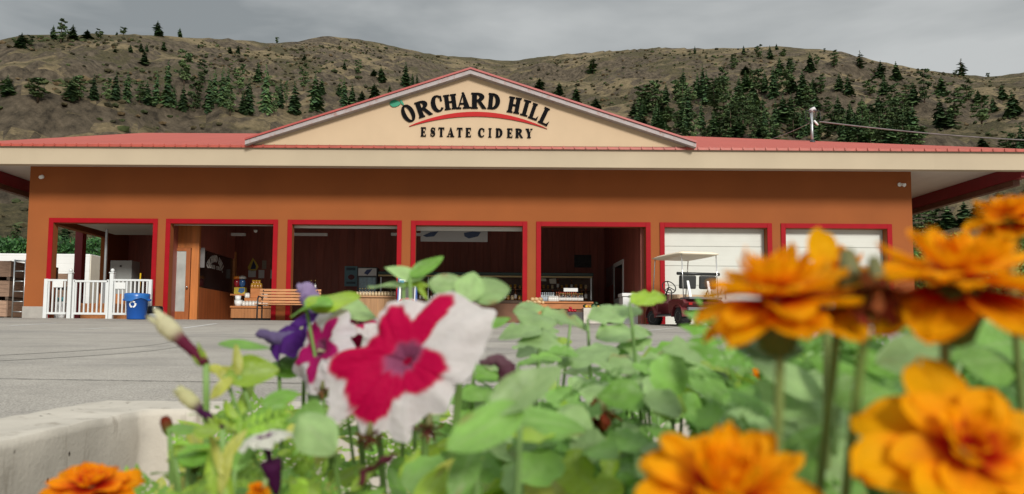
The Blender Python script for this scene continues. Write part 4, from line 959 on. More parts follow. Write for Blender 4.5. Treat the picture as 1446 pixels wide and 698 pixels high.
# jars and bottles: one of each kind, then copies
def jar_proto(bodycol, lidcol, nm):
    r_ = thing('jar', 'x', 'jar'); part(r_, 'glass', pm('jar_'+nm, bodycol, .25, .15, 30), lambda m: m.lathe([(.02, 0), (.045, .004), (.048, .02), (.048, .09), (.035, .105)], None, 12))
    part(r_, 'lid', pm('lid_'+nm, lidcol, .4), lambda m: m.lathe([(.038, .104), (.039, .128), (.0, .13)], None, 12)); return r_
def bottle_proto(col, lab_, cap, nm):
    r_ = thing('bottle', 'x', 'bottle'); bo_ = part(r_, 'glass', pm('bottle_'+nm, col, .15, .1, 20, spec=.8), lambda m: m.lathe([(.02, 0), (.036, .003), (.038, .02), (.038, .18), (.034, .205), (.016, .24), (.014, .29)], None, 12))
    part(r_, 'label', pm('label_'+nm, lab_, .5, .06, 20), lambda m: m.lathe([(.0385, .045), (.0392, .046), (.0392, .15), (.0385, .151)], None, 12))
    part(r_, 'cap', pm('cap_'+nm, cap, .35), lambda m: m.lathe([(.0155, .275), (.016, .31), (.0, .312)], None, 10)); return r_
protos2 = {}
def put(kind, px, pyb, Y, lab, group, sc=1.0, z=None):
    if kind not in protos2:
        protos2[kind] = {'honey': lambda: jar_proto((.35, .16, .03), (.55, .34, .02), 'honey'), 'white': lambda: jar_proto((.62, .60, .56), (.62, .6, .56), 'white'), 'cream': lambda: jar_proto((.5, .38, .22), (.62, .5, .34), 'cream'),
                         'dark': lambda: bottle_proto((.02, .012, .008), (.66, .65, .62), (.35, .25, .06), 'dark'), 'amber': lambda: bottle_proto((.16, .06, .02), (.62, .6, .56), (.5, .1, .05), 'amber'), 'pale': lambda: bottle_proto((.30, .34, .36), (.40, .46, .52), (.45, .5, .55), 'pale')}[kind](); r_ = protos2[kind]
    else: r_ = copy_tree(protos2[kind])
    p = P(px, pyb, Y); r_.location = (p.x, Y, p.z if z is None else z); r_.scale = (sc, sc, sc); r_['label'] = lab; r_['group'] = group
zt1 = max(P(362, 420.8, 24.9).z, 0)
for i in range(4): put('honey', 356+i*4.0, 407.4, 24.98, 'honey jar with yellow lid on the upper step of the stand', 'honey jars on the stand', 1.15)
for i in range(3): put('honey', 358+i*4.0, 402, 25.06, 'honey jar stacked on top of the other honey jars', 'honey jars stacked on honey jars', 1.1)
for i in range(5): put('white', 348+i*2.2 if i < 2 else 367+i*2.2, 420.9, 24.85, 'small white jar on the lower step of the wooden stand', 'white jars on the lower step', 1.2)
for i in range(8): put('white', 344+i*4.6, 432.2, 24.66, 'small white jar in the row on the beadboard counter', 'white jars along the counter', 1.2)
for px, nm in ((337, 'lower'),):
    bk = thing('bucket', 'white plastic bucket at the bottom of the stacked pair on the counter', 'bucket', P(336.5, 432.3, 24.75)); T3 = Matrix.Translation(bk.location)
    part(bk, 'body', white, lambda m: m.lathe([(.02, 0), (.11, 0), (.125, .165), (.02, .165)], T3, 18)); part(bk, 'lid', white, lambda m: m.lathe([(.13, .166), (.13, .185), (.02, .187)], T3, 18))
    bk = thing('bucket', 'smaller white plastic bucket on top of the stacked pair', 'bucket', P(336.0, 423.6, 24.75)); T3 = Matrix.Translation(bk.location+Vector((0, 0, .004)))
    part(bk, 'body', white, lambda m: m.lathe([(.02, 0), (.085, 0), (.095, .11), (.02, .11)], T3, 18)); part(bk, 'lid', white, lambda m: m.lathe([(.10, .111), (.10, .128), (.02, .13)], T3, 18))
for px, col, top, lab in ((334.5, (.34, .02, .03), (.70, .22, .02), 'red candy dispenser with orange top above the yellow box'), (342, (.05, .14, .34), (.58, .56, .52), 'blue candy dispenser with white top above the yellow box')):
    cdp = thing('candy_dispenser', lab, 'dispenser', P(px, 406, 25.6)); T3 = Matrix.Translation(cdp.location)
    part(cdp, 'globe', pm('globe_'+lab[:3], col, .2, .5, 40), lambda m: m.lathe([(.03, 0), (.07, .01), (.10, .10), (.10, .20), (.06, .27)], T3, 16)); part(cdp, 'top', pm('top_'+lab[:3], top, .4), lambda m: m.lathe([(.09, .262), (.13, .29), (.11, .35), (.03, .38)], T3, 16))
sh = thing('wall_shelf', 'narrow brown shelf under the yellow box in the second bay', 'shelf', P(338, 417.5, 25.45)); part(sh, 'board', wood, lambda m: rc(m, 325, 415.3, 348, 417.5, 25.4, 1.3)); part(sh, 'bracket', wood, lambda m: rcf(m, 336, 417.6, 338, 25.7, .5))
yb2 = thing('cardboard_box', 'yellow printed box on the shelf below the candy dispensers', 'box', P(338, 415.2, 25.5)); part(yb2, 'carton', pm('box_yellow', (.50, .38, .04), .5, .2, 9), lambda m: rc(m, 330.5, 406, 346, 415.2, 25.5, .22))
part(yb2, 'print', pm('box_blue', (.05, .14, .30), .5, .3, 14), lambda m: m.prism([P(x, y, 25.496) for x, y in ((338, 407), (345.5, 407), (345, 412), (341, 414.5), (336, 412))], (0, .002, 0)))
# third bay
crate_like('wooden_crate', 'brown wooden crate stand under two bottles in the third bay', 'crate', (434, 409, 447, 0), 24.8, .5, wood)
for px in (439, 445): put('dark', px, 408.8, 24.95, 'dark bottle with gold cap on the brown crate in the third bay', 'bottles on the brown crate', .95)
wsn = simple('price_sign', 'small white price sign with dark print beside the brown crate', 'sign', lambda m: rc(m, 438, 414.5, 447, 426, 24.7, .015), white, 'panel', bevel=0)
part(wsn, 'print', signblack, lambda m: m.prism([P(x, y, 24.697) for x, y in ((440.5, 417), (445, 416.5), (445, 419.5), (441, 420))], (0, .002, 0)))
chest = thing('white_chest', 'low white wooden chest with dark slot standing in the third bay', 'chest', (P(482, 452, 22.9).x, 23.2, ZF))
part(chest, 'body', pm('aged_white_wood', (.62, .60, .53), .6, .12, 4), lambda m: rcf(m, 449.5, 433, 512, 22.9, .7), .01)
part(chest, 'lid', MATS['aged_white_wood'], lambda m: rc(m, 448.5, 430.6, 513, 432.9, 22.86, .78), .008)
part(chest, 'slot', black, lambda m: rc(m, 456, 447, 470, 453, 22.893, .006))
wcn = thing('wood_counter', 'light wooden plank counter lined with small jars in the third bay', 'counter', (P(532, 450, 24).x, 24.3, ZF))
part(wcn, 'front_panel', pm('light_plank', (.44, .24, .11), .55, .2, 3, planks=(0, .22, .12, .5), stretch=(5, 5, .6)), lambda m: rcf(m, 502.5, 420.3, 561, 24, .6), .004)
part(wcn, 'top', pm('light_top', (.46, .25, .12), .5, .15, 3), lambda m: rc(m, 501, 417.8, 562.5, 420.2, 23.95, .7), .006)
for i in range(13): put('cream', 504.5+i*4.4, 417.8, 24.1, 'small cream jar in the front row on the light wooden counter', 'cream jars on the wooden counter', .95)
for i in range(6): put('dark', 508+i*3.8, 417.8, 24.35, 'dark bottle behind the cream jars on the light counter', 'bottles behind the cream jars', .75)
# sandwich board
sb = thing('sandwich_board', 'blue edged sandwich board with red arched banner standing before the third pier', 'sign', (P(574, 450, 21.3).x, 21.4, zpav(21.4)))
sx0, sx1, sy_ = P(560, 430, 21.3).x, P(587.5, 430, 21.3).x, 21.3; zb0 = zpav(21.3); zt0 = P(574, 391, 21.3).z
def face(m, off, z0, z1, x0=sx0, x1=sx1, th=.02, s_=1):
    h_ = zt0-zb0
    def yy(z): return sy_+.30*(z-zb0)/h_*s_ + (0 if s_ > 0 else .62)
    m.prism([(x0, yy(z0)+off, z0), (x1, yy(z0)+off, z0), (x1, yy(z1)+off, z1), (x0, yy(z1)+off, z1)], (0, th, 0))
part(sb, 'front_board', pm('board_blue', (.02, .07, .26), .45), lambda m: face(m, 0, zb0, zt0))
part(sb, 'back_board', MATS['board_blue'], lambda m: face(m, 0, zb0, zt0, s_=-1))
part(sb, 'white_field', white, lambda m: face(m, -.004, zb0+.15, zt0-.05, sx0+.04, sx1-.04, .003))
part(sb, 'dark_print', pm('board_print', (.04, .035, .035), .5), lambda m: face(m, -.008, zb0+.62, zt0-.12, sx0+.09, sx1-.06, .003))
def archp(m):
    for i in range(8):
        t0, t1 = i/8, (i+1)/8
        def q(t, o): 
            z = zb0+.54+.06*(1-(2*t-1)**2)+o; return (sx0+.06+(sx1-sx0-.12)*t, sy_+.30*(z-zb0)/(zt0-zb0)-.012, z)
        m.prism([q(t0, 0), q(t1, 0), q(t1, .06), q(t0, .06)], (0, .003, 0))
part(sb, 'red_arch', signred, archp)
part(sb, 'blue_patch', pm('patch_blue', (.05, .28, .50), .5), lambda m: face(m, -.010, zt0-.16, zt0-.08, sx0+.05, sx0+.17, .002))
# long produce display case behind bays three to five
DY = 26.2
case = thing('display_case', 'long dark green produce display case with gold lip across the shop', 'display case', (P(690, 450, DY).x, DY+.6, ZF))
part(case, 'base', pm('case_base', (.22, .10, .05), .6, .2, 3), lambda m: rcf(m, 536, 428, 838, DY, 1.1), .01)
part(case, 'deck', pm('case_deck', (.10, .055, .03), .6, .2, 4), lambda m: rc(m, 536, 424, 838, 427.8, DY-.03, 1.1))
part(case, 'back_panel', pm('case_back', (.11, .055, .035), .5, .3, 5), lambda m: rc(m, 536, 390, 838, 423.8, DY+1.0, .05))
part(case, 'canopy', pm('case_green', (.010, .035, .026), .45, .1, 3), lambda m: rc(m, 534, 384.5, 838, 388.8, DY-.05, 1.15), .01)
part(case, 'gold_lip', pm('gold_trim', (.42, .30, .12), .4, .1, 4), lambda m: rc(m, 534, 389.2, 836, 391.5, DY-.08, .03))
part(case, 'shelf', pm('case_shelf', (.12, .06, .03), .6), lambda m: rc(m, 538, 408, 836, 409.5, DY+.55, .44))
for px in (537, 604, 684, 760, 834): part(case, 'post', steel, lambda m: rc(m, px, 391.6, px+1.4, 423.8, DY-.02, .03))
rg = random.Random(8)
for i in range(56):
    put(rg.choice(['amber', 'dark', 'honey', 'cream']), 541+i*5.2+rg.uniform(-.6, .6), 423.9, DY+.22, 'bottle or jar in the front row inside the long display case', 'goods in the front row of the display case', rg.uniform(.9, 1.25))
for i in range(44):
    put(rg.choice(['amber', 'honey', 'honey', 'cream']), 543+i*6.6+rg.uniform(-.6, .6), 407.9, DY+.7, 'jar or bottle on the upper shelf of the long display case', 'goods on the upper shelf of the display case', rg.uniform(.8, 1.1))
for x0, y0, x1, y1, lab in ((763, 392.5, 771, 397.5, 'tilted white price card at the left end of the fifth bay case'), (775.5, 394, 785, 401, 'cream price card hanging right of the tilted white card')):
    simple('price_card', lab, 'card', lambda m: m.prism([P(x0, y0, DY+.1), P(x1, y0+(1 if x0 < 770 else -1), DY+.1), P(x1+.5, y1, DY+.1), P(x0+1, y1-.5, DY+.1)], (0, .006, 0)), pm('pale_card', (.40, .38, .32), .6), 'card', bevel=0)
# fifth bay: bottles on a table and produce boxes
tb = thing('tasting_table', 'orange wooden table crowded with bottles in the fifth bay', 'table', (P(800, 450, 24.3).x, 24.6, ZF))
part(tb, 'tabletop', wood, lambda m: rc(m, 756, 426, 838, 428.5, 24.3, .75), .008); part(tb, 'apron', wood, lambda m: rc(m, 758, 428.7, 836, 436.5, 24.34, .67), .006)
for px in (760, 833):
    for yy in (24.4, 24.92): part(tb, 'leg', wood, lambda m: m.box(P(px, 430, yy).x-.03, P(px, 430, yy).x+.03, yy-.03, yy+.03, ZF, P(800, 436.7, 24.34).z), .004)
zt_ = P(800, 426, 24.3).z+.001
for i in range(16): put('dark' if i % 4 else 'amber', 790+i*2.15, 426, 24.42, 'dark bottle with white label in the front row on the tasting table', 'front row of bottles on the tasting table', .82, zt_)
for i in range(10): put('amber', 786+i*3.0, 426, 24.6, 'amber bottle in the second row on the tasting table', 'second row of bottles on the tasting table', .98, zt_)
for i in range(9): put('pale', 761+i*2.6, 426, 24.75, 'pale bottle at the left end of the tasting table', 'pale bottles on the tasting table', .95, zt_)
for i in range(5): put('white', 776+i*2.6, 426, 24.40, 'white jar between the pale and dark bottles on the table', 'white jars on the tasting table', 1.3, zt_)
card = simple('carton', 'white bottle carton with cut windows standing behind the bottle rows', 'box', lambda m: rc(m, 796, 407, 816, 412, 24.78, .1), white, 'carton', bevel=.004)
def heap(nm, lab, cat, pxs, Y, r_, cols, mtn, group):
    first_ = None; rg3 = random.Random(len(lab))
    for px, py in pxs:
        if first_ is None:
            o_ = MB(); rows = 7; o_.lathe([(r_*max(.08, math.sin(math.pi*k/rows)), r_*(1-math.cos(math.pi*k/rows))*.92) for k in range(rows+1)], None, 12); o_ = o_.build(nm, pm(mtn, cols, .4, .25, 12, objrand=.2)); first_ = o_
        else: o_ = first_.copy(); COL.objects.link(o_)
        p = P(px, py, Y); o_.location = p; s_ = rg3.uniform(.85, 1.15); o_.scale = (s_, s_*1.1, s_); o_.rotation_euler = (0, rg3.uniform(-.2, .2), rg3.uniform(0, 6)); tag(o_, lab, cat, group)
stand = crate_like('produce_stand', 'short wooden stand under the pale squash in front of the fourth pier', 'stand', (741, 430, 772, 0), 21.75, .5, wood)
heap('squash', 'pale tan squash heaped on the stand by the fourth pier', 'squash', [(745, 430), (750, 430), (755.5, 430), (761, 430), (767, 430), (752, 426), (757.5, 426.5), (763, 426.5)], 21.95, .062, (.52, .34, .17), 'squash_skin', 'squash on the stand by the pier')
pb = crate_like('produce_box', 'white wooden produce box in front of the tasting table', 'box', (824, 435, 851, 0), 23.3, .5, pm('pale_box', (.56, .52, .46), .6, .15, 4))
pb2 = crate_like('produce_box', 'dark plastic produce box left of the white produce box', 'box', (801, 441, 823, 0), 23.3, .5, pm('dark_box', (.05, .04, .04), .5, .2, 6))
heap('apple', 'red apple on the dark produce box in the fifth bay', 'apple', [(803.5, 440.8), (808, 440.8), (805.5, 437), (812, 440.8)], 23.5, .05, (.42, .015, .03), 'apple_red', 'red apples on the dark box')
heap('squash', 'small yellow squash on the white produce box', 'squash', [(828, 435), (833, 435), (845, 435)], 23.5, .045, (.62, .36, .03), 'squash_yellow', 'yellow squash on the white box')
heap('melon', 'dark green melon on the white produce box', 'melon', [(826, 435), (838, 435), (849, 435), (842, 431.5)], 23.6, .06, (.02, .05, .02), 'melon_green', 'green melons on the white box')
chf = thing('chest_freezer', 'white chest freezer by the right jamb of the fifth bay', 'freezer', (P(893, 450, 23.2).x, 23.5, ZF))
part(chf, 'body', white, lambda m: rcf(m, 879.5, 419, 906, 23.2, .6), .012); part(chf, 'lid', white, lambda m: rc(m, 878.5, 414, 906.5, 418.7, 23.16, .68), .012); part(chf, 'handle', greyp, lambda m: rc(m, 888, 417, 896, 418.5, 23.13, .028))
# white side door in the right partition (part of the building), framed print beside it
ya, yb3 = (XP2-.0)/(P(881, 400, 10).x/10), XP2/(P(867.5, 400, 10).x/10)
zd = P(880, 366, ya).z
sdr = part(bld, 'side_door', white, lambda m: (m.box(XP2-.03, XP2-.002, ya, ya+.14, ZF, zd), m.box(XP2-.03, XP2-.002, yb3-.14, yb3, ZF, zd), m.box(XP2-.03, XP2-.002, ya+.14, yb3-.14, zd-.14, zd), m.box(XP2-.03, XP2-.002, ya+.14, yb3-.14, ZF, ZF+.9)))
part(sdr, 'door_glass', darkglass, lambda m: m.box(XP2-.02, XP2-.012, ya+.14, yb3-.14, ZF+.9, zd-.14))
y1_, y2_ = XP2/(P(866, 400, 10).x/10), XP2/(P(857, 400, 10).x/10)
simple('framed_print', 'dim framed print on the dark wall left of the white side door', 'picture', lambda m: m.box(XP2-.03, XP2-.003, y1_, y2_, P(862, 402, y1_).z, P(862, 375, y1_).z), pm('dim_print', (.10, .10, .11), .3, .4, 6), 'frame', bevel=.004)
# first bay
gc = thing('grey_cabinet', 'tall grey steel cabinet inside the first bay', 'cabinet', (P(172, 450, 25).x, 25.3, ZF))
part(gc, 'body', greyp, lambda m: rcf(m, 156, 368, 186.5, 25, .6), .01); part(gc, 'lock', black, lambda m: rc(m, 169, 374.5, 171.5, 377, 24.985, .012))
for px0, px1, yt, lab in ((114, 152, 428.5, 'orange wooden crate on the floor behind the white gate'), (157, 184, 429, 'orange wooden crate behind the railing beside the grey cabinet'), (140, 176, 415, 'wide orange wooden crate behind the other two in the first bay')):
    crate_like('wooden_crate', lab, 'crate', (px0, yt, px1, 0), 23.0 if yt > 420 else 24.2, .55, wood)
bm2 = thing('broom', 'broom with yellow handle leaning in the first bay', 'broom', (P(194, 450, 22.9).x, 22.9, ZF)); xx = bm2.location.x
part(bm2, 'handle', pm('yellow_handle', (.65, .42, .02), .4), lambda m: m.tube([(xx, 22.9, ZF+.2), (xx, 23.0, P(194, 386, 23).z)], .022, 8)); part(bm2, 'head', wood, lambda m: m.box(xx-.18, xx+.18, 22.86, 22.94, ZF+.01, ZF+.20), .01)
for i, px in enumerate((79, 86)):
    jg = thing('plastic_jug', ('white jug with teal cap on the left' if i == 0 else 'white jug with teal cap on the right') + ' behind the short railing', 'jug', (P(px, 449, 23.1).x, 23.1, ZF)); T3 = Matrix.Translation(jg.location)
    part(jg, 'body', white, lambda m: m.lathe([(.02, 0), (.10, 0), (.11, .05), (.11, .38), (.06, .48), (.05, .50)], T3, 14)); part(jg, 'cap', pm('teal_cap', (.05, .22, .24), .5), lambda m: m.lathe([(.055, .50), (.055, .62), (.02, .63)], T3, 12))
# ------------------------------------------------------------------ concrete planter and its soil
ZK, ZSOIL = CAM.z-.15, CAM.z-.38
A_, B_ = PZ(150, 564, ZK), PZ(203, 578.6, ZK)
planter = thing('planter', 'worn pale concrete planter wall around the flowers', 'planter', (A_.x, A_.y, zpav(A_.y)))
kerbm = pm('weathered_concrete', (.47, .43, .365), .92, .17, 7, .10, 130, dirt=((.19, .155, .115), 24, .545, .7, (1, 1, .2)))
def kerb_mat():
    n = kerbm.node_tree.nodes; l = kerbm.node_tree.links; bs = n['Principled BSDF']; src = bs.inputs['Base Color'].links[0].from_socket
    t = n.new('ShaderNodeTexCoord'); v = n.new('ShaderNodeTexVoronoi'); v.inputs['Scale'].default_value = 26; l.new(t.outputs['Object'], v.inputs['Vector'])
    wn = n.new('ShaderNodeTexNoise'); wn.inputs['Scale'].default_value = 9; l.new(t.outputs['Object'], wn.inputs['Vector'])
    r_ = n.new('ShaderNodeMapRange'); l.new(v.outputs['Distance'], r_.inputs['Value']); r_.inputs['From Min'].default_value = .07; r_.inputs['From Max'].default_value = .13; r_.inputs['To Min'].default_value = 1; r_.inputs['To Max'].default_value = 0
    g_ = n.new('ShaderNodeMath'); g_.operation = 'GREATER_THAN'; l.new(wn.outputs['Fac'], g_.inputs[0]); g_.inputs[1].default_value = .50
    m_ = n.new('ShaderNodeMath'); m_.operation = 'MULTIPLY'; l.new(r_.outputs[0], m_.inputs[0]); l.new(g_.outputs[0], m_.inputs[1])
    x = n.new('ShaderNodeMix'); x.data_type = 'RGBA'; l.new(m_.outputs[0], x.inputs['Factor']); l.new(src, x.inputs['A']); x.inputs['B'].default_value = (.07, .055, .04, 1); l.new(x.outputs['Result'], bs.inputs['Base Color'])
kerb_mat()
def kerb_run(p, q, k): return [(p[0]+(q[0]-p[0])*i/k, p[1]+(q[1]-p[1])*i/k) for i in range(k)]
inn = kerb_run((B_.x, -.45), (B_.x, B_.y), 70)+kerb_run((B_.x, B_.y), (3.2, B_.y), 130)+[(3.2, B_.y)]
out_ = kerb_run((A_.x, -.45), (A_.x, A_.y), 70)+kerb_run((A_.x, A_.y), (3.2, A_.y), 130)+[(3.2, A_.y)]
sec = [(1, -.40), (1, -.16), (1, -.06), (1, -.012), (.985, -.001), (.93, 0)]+[(.93-.86*i/6, 0) for i in range(1, 7)]+[(.018, -.001), (0, -.014), (0, -.05), (0, -.10), (0, -.14), (0, -.18), (0, -.24)]
m = MB(); vs = []; ns_ = len(sec)
for (ix, iy), (ox, oy) in zip(inn, out_):
    for t, dz_ in sec:
        q = Vector((ix+(ox-ix)*t, iy+(oy-iy)*t, ZK+dz_)); a = noise.fractal(q*14, 1, 2, 5)*.0055+noise.fractal(q*45, 1, 2, 3)*.0025
        chip = max(0, noise.noise(q*11+Vector((3, 1, 7)))-.35)*.022 if t in (.018, 0, .985, 1) and dz_ > -.03 else 0
        vs.append(q+Vector((a*.7, a*.7, a*.6-chip)))
npth = len(inn)
m.add(vs, [(k*ns_+j, k*ns_+j+1, (k+1)*ns_+j+1, (k+1)*ns_+j) for k in range(npth-1) for j in range(ns_-1)]+[tuple(range(ns_-1, -1, -1)), tuple((npth-1)*ns_+j for j in range(ns_))], smooth=True)
m.build('kerb', kerbm, planter)
m = MB(); n1 = 40; vs = []
for j in range(n1+1):
    for i in range(n1+1):
        x = B_.x-.02+(3.2-B_.x)*i/n1; y = -.6+(B_.y+.62)*j/n1; vs.append((x, y, ZSOIL+.02*noise.fractal(Vector((x, y, 0))*6, 1, 2, 4)))
m.add(vs, [(j*(n1+1)+i, j*(n1+1)+i+1, (j+1)*(n1+1)+i+1, (j+1)*(n1+1)+i) for j in range(n1) for i in range(n1)], smooth=True)
tag(m.build('soil', pm('potting_soil', (.045, .032, .022), .95, .4, 30, 1.0, 90)), kind='structure')

# ------------------------------------------------------------------ flowers and leaves
leafmat = pm('leaf', (1, 1, 1), .42, .14, 60, .12, 220, vc=True, trans=.38, spec=.40)
petalmat = pm('petal', (1, 1, 1), .6, .07, 90, .10, 300, vc=True, trans=.50, spec=.10)
stemmat = pm('stem', (1, 1, 1), .5, .12, 40, vc=True, spec=.4)
LC = {'pale': (.300, .455, .175), 'green': (.155, .340, .040), 'lime': (.290, .440, .036), 'dark': (.085, .190, .050), 'yellow': (.48, .49, .09), 'mid': (.195, .385, .072)}
def sstep(a, b, x): t = max(0., min(1., (x-a)/(b-a))); return t*t*(3-2*t)
def mixc(a, b, t): return tuple(a[i]+(b[i]-a[i])*t for i in range(3))
def ortho(nrm, ref):
    n = Vector(nrm).normalized(); u = Vector(ref) - n*Vector(ref).dot(n)
    if u.length < 1e-4: u = n.orthogonal()
    u.normalize(); return n, u, n.cross(u)
def leaf(mb, base, tip, nrm, Ln, W, shape, col, rg, fine=True):
    n, t, s_ = ortho(nrm, tip); nv, nu = (22, 14) if fine else (6, 4)
    cup = rg.uniform(-.25, .35); bend = rg.uniform(-.35, .12); ph = rg.uniform(0, 6.3); ruf = rg.uniform(.02, .07); vs, cs, uv = [], [], []
    k = rg.uniform(.82, 1.18); c0 = tuple(x*k for x in col); vein = mixc(c0, (.42, .52, .26), .30)
    for j in range(nv+1):
        v = j/nv
        if shape == 'round': wd = math.sqrt(max(0, 1-(2*v-1)**2))*(1+.13*math.sin(ph+19*v)+.07*math.sin(2*ph+31*v))
        elif shape == 'long': wd = math.sin(math.pi*v**.75)**.9 if 0 < v < 1 else 0
        else: wd = math.sin(math.pi*v**.8)**.7 if 0 < v < 1 else 0
        for i in range(nu+1):
            u = 2*i/nu-1
            sc = 1+.05*math.sin(ph+7*v+3*u)
            p = Vector(base)+t*(Ln*v)+s_*(W*.5*wd*u*sc)+n*(cup*W*.5*wd*wd*u*u+bend*Ln*v*v+ruf*W*math.sin(ph+6*v+2.5*u)*(abs(u)*.8+.2))
            vs.append(p)
            q = sstep(.16, .0, abs(u))*.8 if shape != 'round' else sstep(.35, .1, abs(math.sin(3.5*math.atan2(u*wd, v-.5))))*.5
            if fine:
                fv = ((v*(1.0)-.45*abs(u)*wd)*6.5) % 1; q = max(q, .55*sstep(.13, .0, min(fv, 1-fv))*sstep(1, .6, abs(u))) if shape != 'round' else q
            edge = sstep(.75, 1, abs(u)); mot = 1+.22*noise.noise((v*3.1+ph*7, u*2.3, ph))+.10*noise.noise((v*11, u*9, ph*3))
            br_ = sstep(.30, .55, noise.noise((ph*5+v*2.2, u*2.2, 3.3)))*sstep(.55, 1, max(abs(u), v)) if fine and ph > 3.6 else 0
            cs.append(mixc(tuple(x*mot for x in mixc(mixc(c0, vein, q), tuple(x*1.15 for x in c0), edge*.5)), (.26, .17, .06), br_*.8)); uv.append((i/nu, v))
    mb.add(vs, [(j*(nu+1)+i, j*(nu+1)+i+1, (j+1)*(nu+1)+i+1, (j+1)*(nu+1)+i) for j in range(nv) for i in range(nu)], uv=uv, c=cs, smooth=True)
def frond(mb, base, tip_dir, nrm, Ln, col, rg):
    n, t, s_ = ortho(nrm, tip_dir); bend = rg.uniform(-.5, .1); k = rg.uniform(.75, 1.25); c = tuple(x*k for x in col)
    def at_(v): return Vector(base)+t*(Ln*v)+n*(bend*Ln*v*v)
    mb.tube([at_(i/5) for i in range(6)], [Ln*.014*(1.2-i/5) for i in range(6)], 4, c=c, caps=False)
    for j in range(7):
        v = .18+.8*j/6
        for sd in ((-1, 1) if j < 6 else (0,)):
            d = (t*(.55 if sd else 1)+s_*sd*.85).normalized(); d = (d+n*rg.uniform(-.25, .3)).normalized(); L2 = Ln*.34*math.sin(math.pi*(.25+.6*v))*rg.uniform(.8, 1.2); w2 = L2*.26
            sdv = d.cross(n).normalized(); b = at_(v); g = rg.uniform(.8, 1.2); cc = tuple(x*g for x in c); dn = n*(-L2*rg.uniform(0, .25))
            pts = [b, b+d*L2*.25+sdv*w2*.8, b+d*L2*.33+sdv*w2*.5, b+d*L2*.55+sdv*w2+dn*.3, b+d*L2*.62+sdv*w2*.6+dn*.4, b+d*L2+dn, b+d*L2*.62-sdv*w2*.6+dn*.4, b+d*L2*.55-sdv*w2+dn*.3, b+d*L2*.33-sdv*w2*.5, b+d*L2*.25-sdv*w2*.8]
            m0 = b+d*L2*.5+n*(L2*.05)+dn*.25
            mb.add(pts+[m0], [(i, (i+1) % 10, 10) for i in range(10)], c=cc, smooth=False)
def petal(mb, c0, out, nrm, Ln, W, curl, ruf, rg, colf, nu=14, nv=12, end=.60, notch=.05, cup=.15):
    n, t, s_ = ortho(nrm, out); ph = rg.uniform(0, 6.3); vs, cs = [], []; k = rg.uniform(.92, 1.08)
    for j in range(nv+1):
        v = j/nv
        wd = (.26+.74*sstep(0, .62, v)) * (1 if v < end else math.sqrt(max(0., 1-((v-end)/(1-end))**2)))
        for i in range(nu+1):
            u = 2*i/nu-1
            vv = v*(1-notch*(1-abs(u))*sstep(.7, 1, v)+.04*math.sin(ph*2+5*u)*sstep(.6, 1, v))
            a = curl*vv
            p = Vector(c0)+t*(Ln*vv*math.cos(a*.6))+n*(Ln*vv*math.sin(a*.6))+s_*(W*.5*wd*u)+n*(cup*W*wd*(u*u-.35)+ruf*W*(math.sin(ph+5.2*u+2*v)+.5*math.sin(ph*1.7+9*u)+.35*math.sin(ph+17*u+5*v))*sstep(.3, 1, v))
            vs.append(p); cs.append(tuple(x*k for x in colf(v, u, rg)))
    mb.add(vs, [(j*(nu+1)+i, j*(nu+1)+i+1, (j+1)*(nu+1)+i+1, (j+1)*(nu+1)+i) for j in range(nv) for i in range(nu)], c=cs, smooth=True)
YEL, ORA, RED = (.90, .435, .004), (.88, .310, .004), (.52, .018, .006)
def mg_col(redto, tone=0.0, dull=1.0):
    yel = tuple(x*dull for x in mixc(YEL, ORA, tone)); ora = tuple(x*dull for x in mixc(ORA, (.74, .14, .005), tone))
    def f(v, u, rg):
        w_ = v+.10*noise.noise((u*2.2, v*2, rg_seed[0]))-.10*abs(u)
        c = mixc(RED, ora, sstep(redto*.55, redto*1.15, w_)); st_ = 1+.16*noise.noise((u*9, v*1.1, rg_seed[0]+5)); c = tuple(x*st_ for x in c); return mixc(c, yel, sstep(redto+.04, redto+.48, v+.18*abs(u)))
    return f
rg_seed = [0.0]
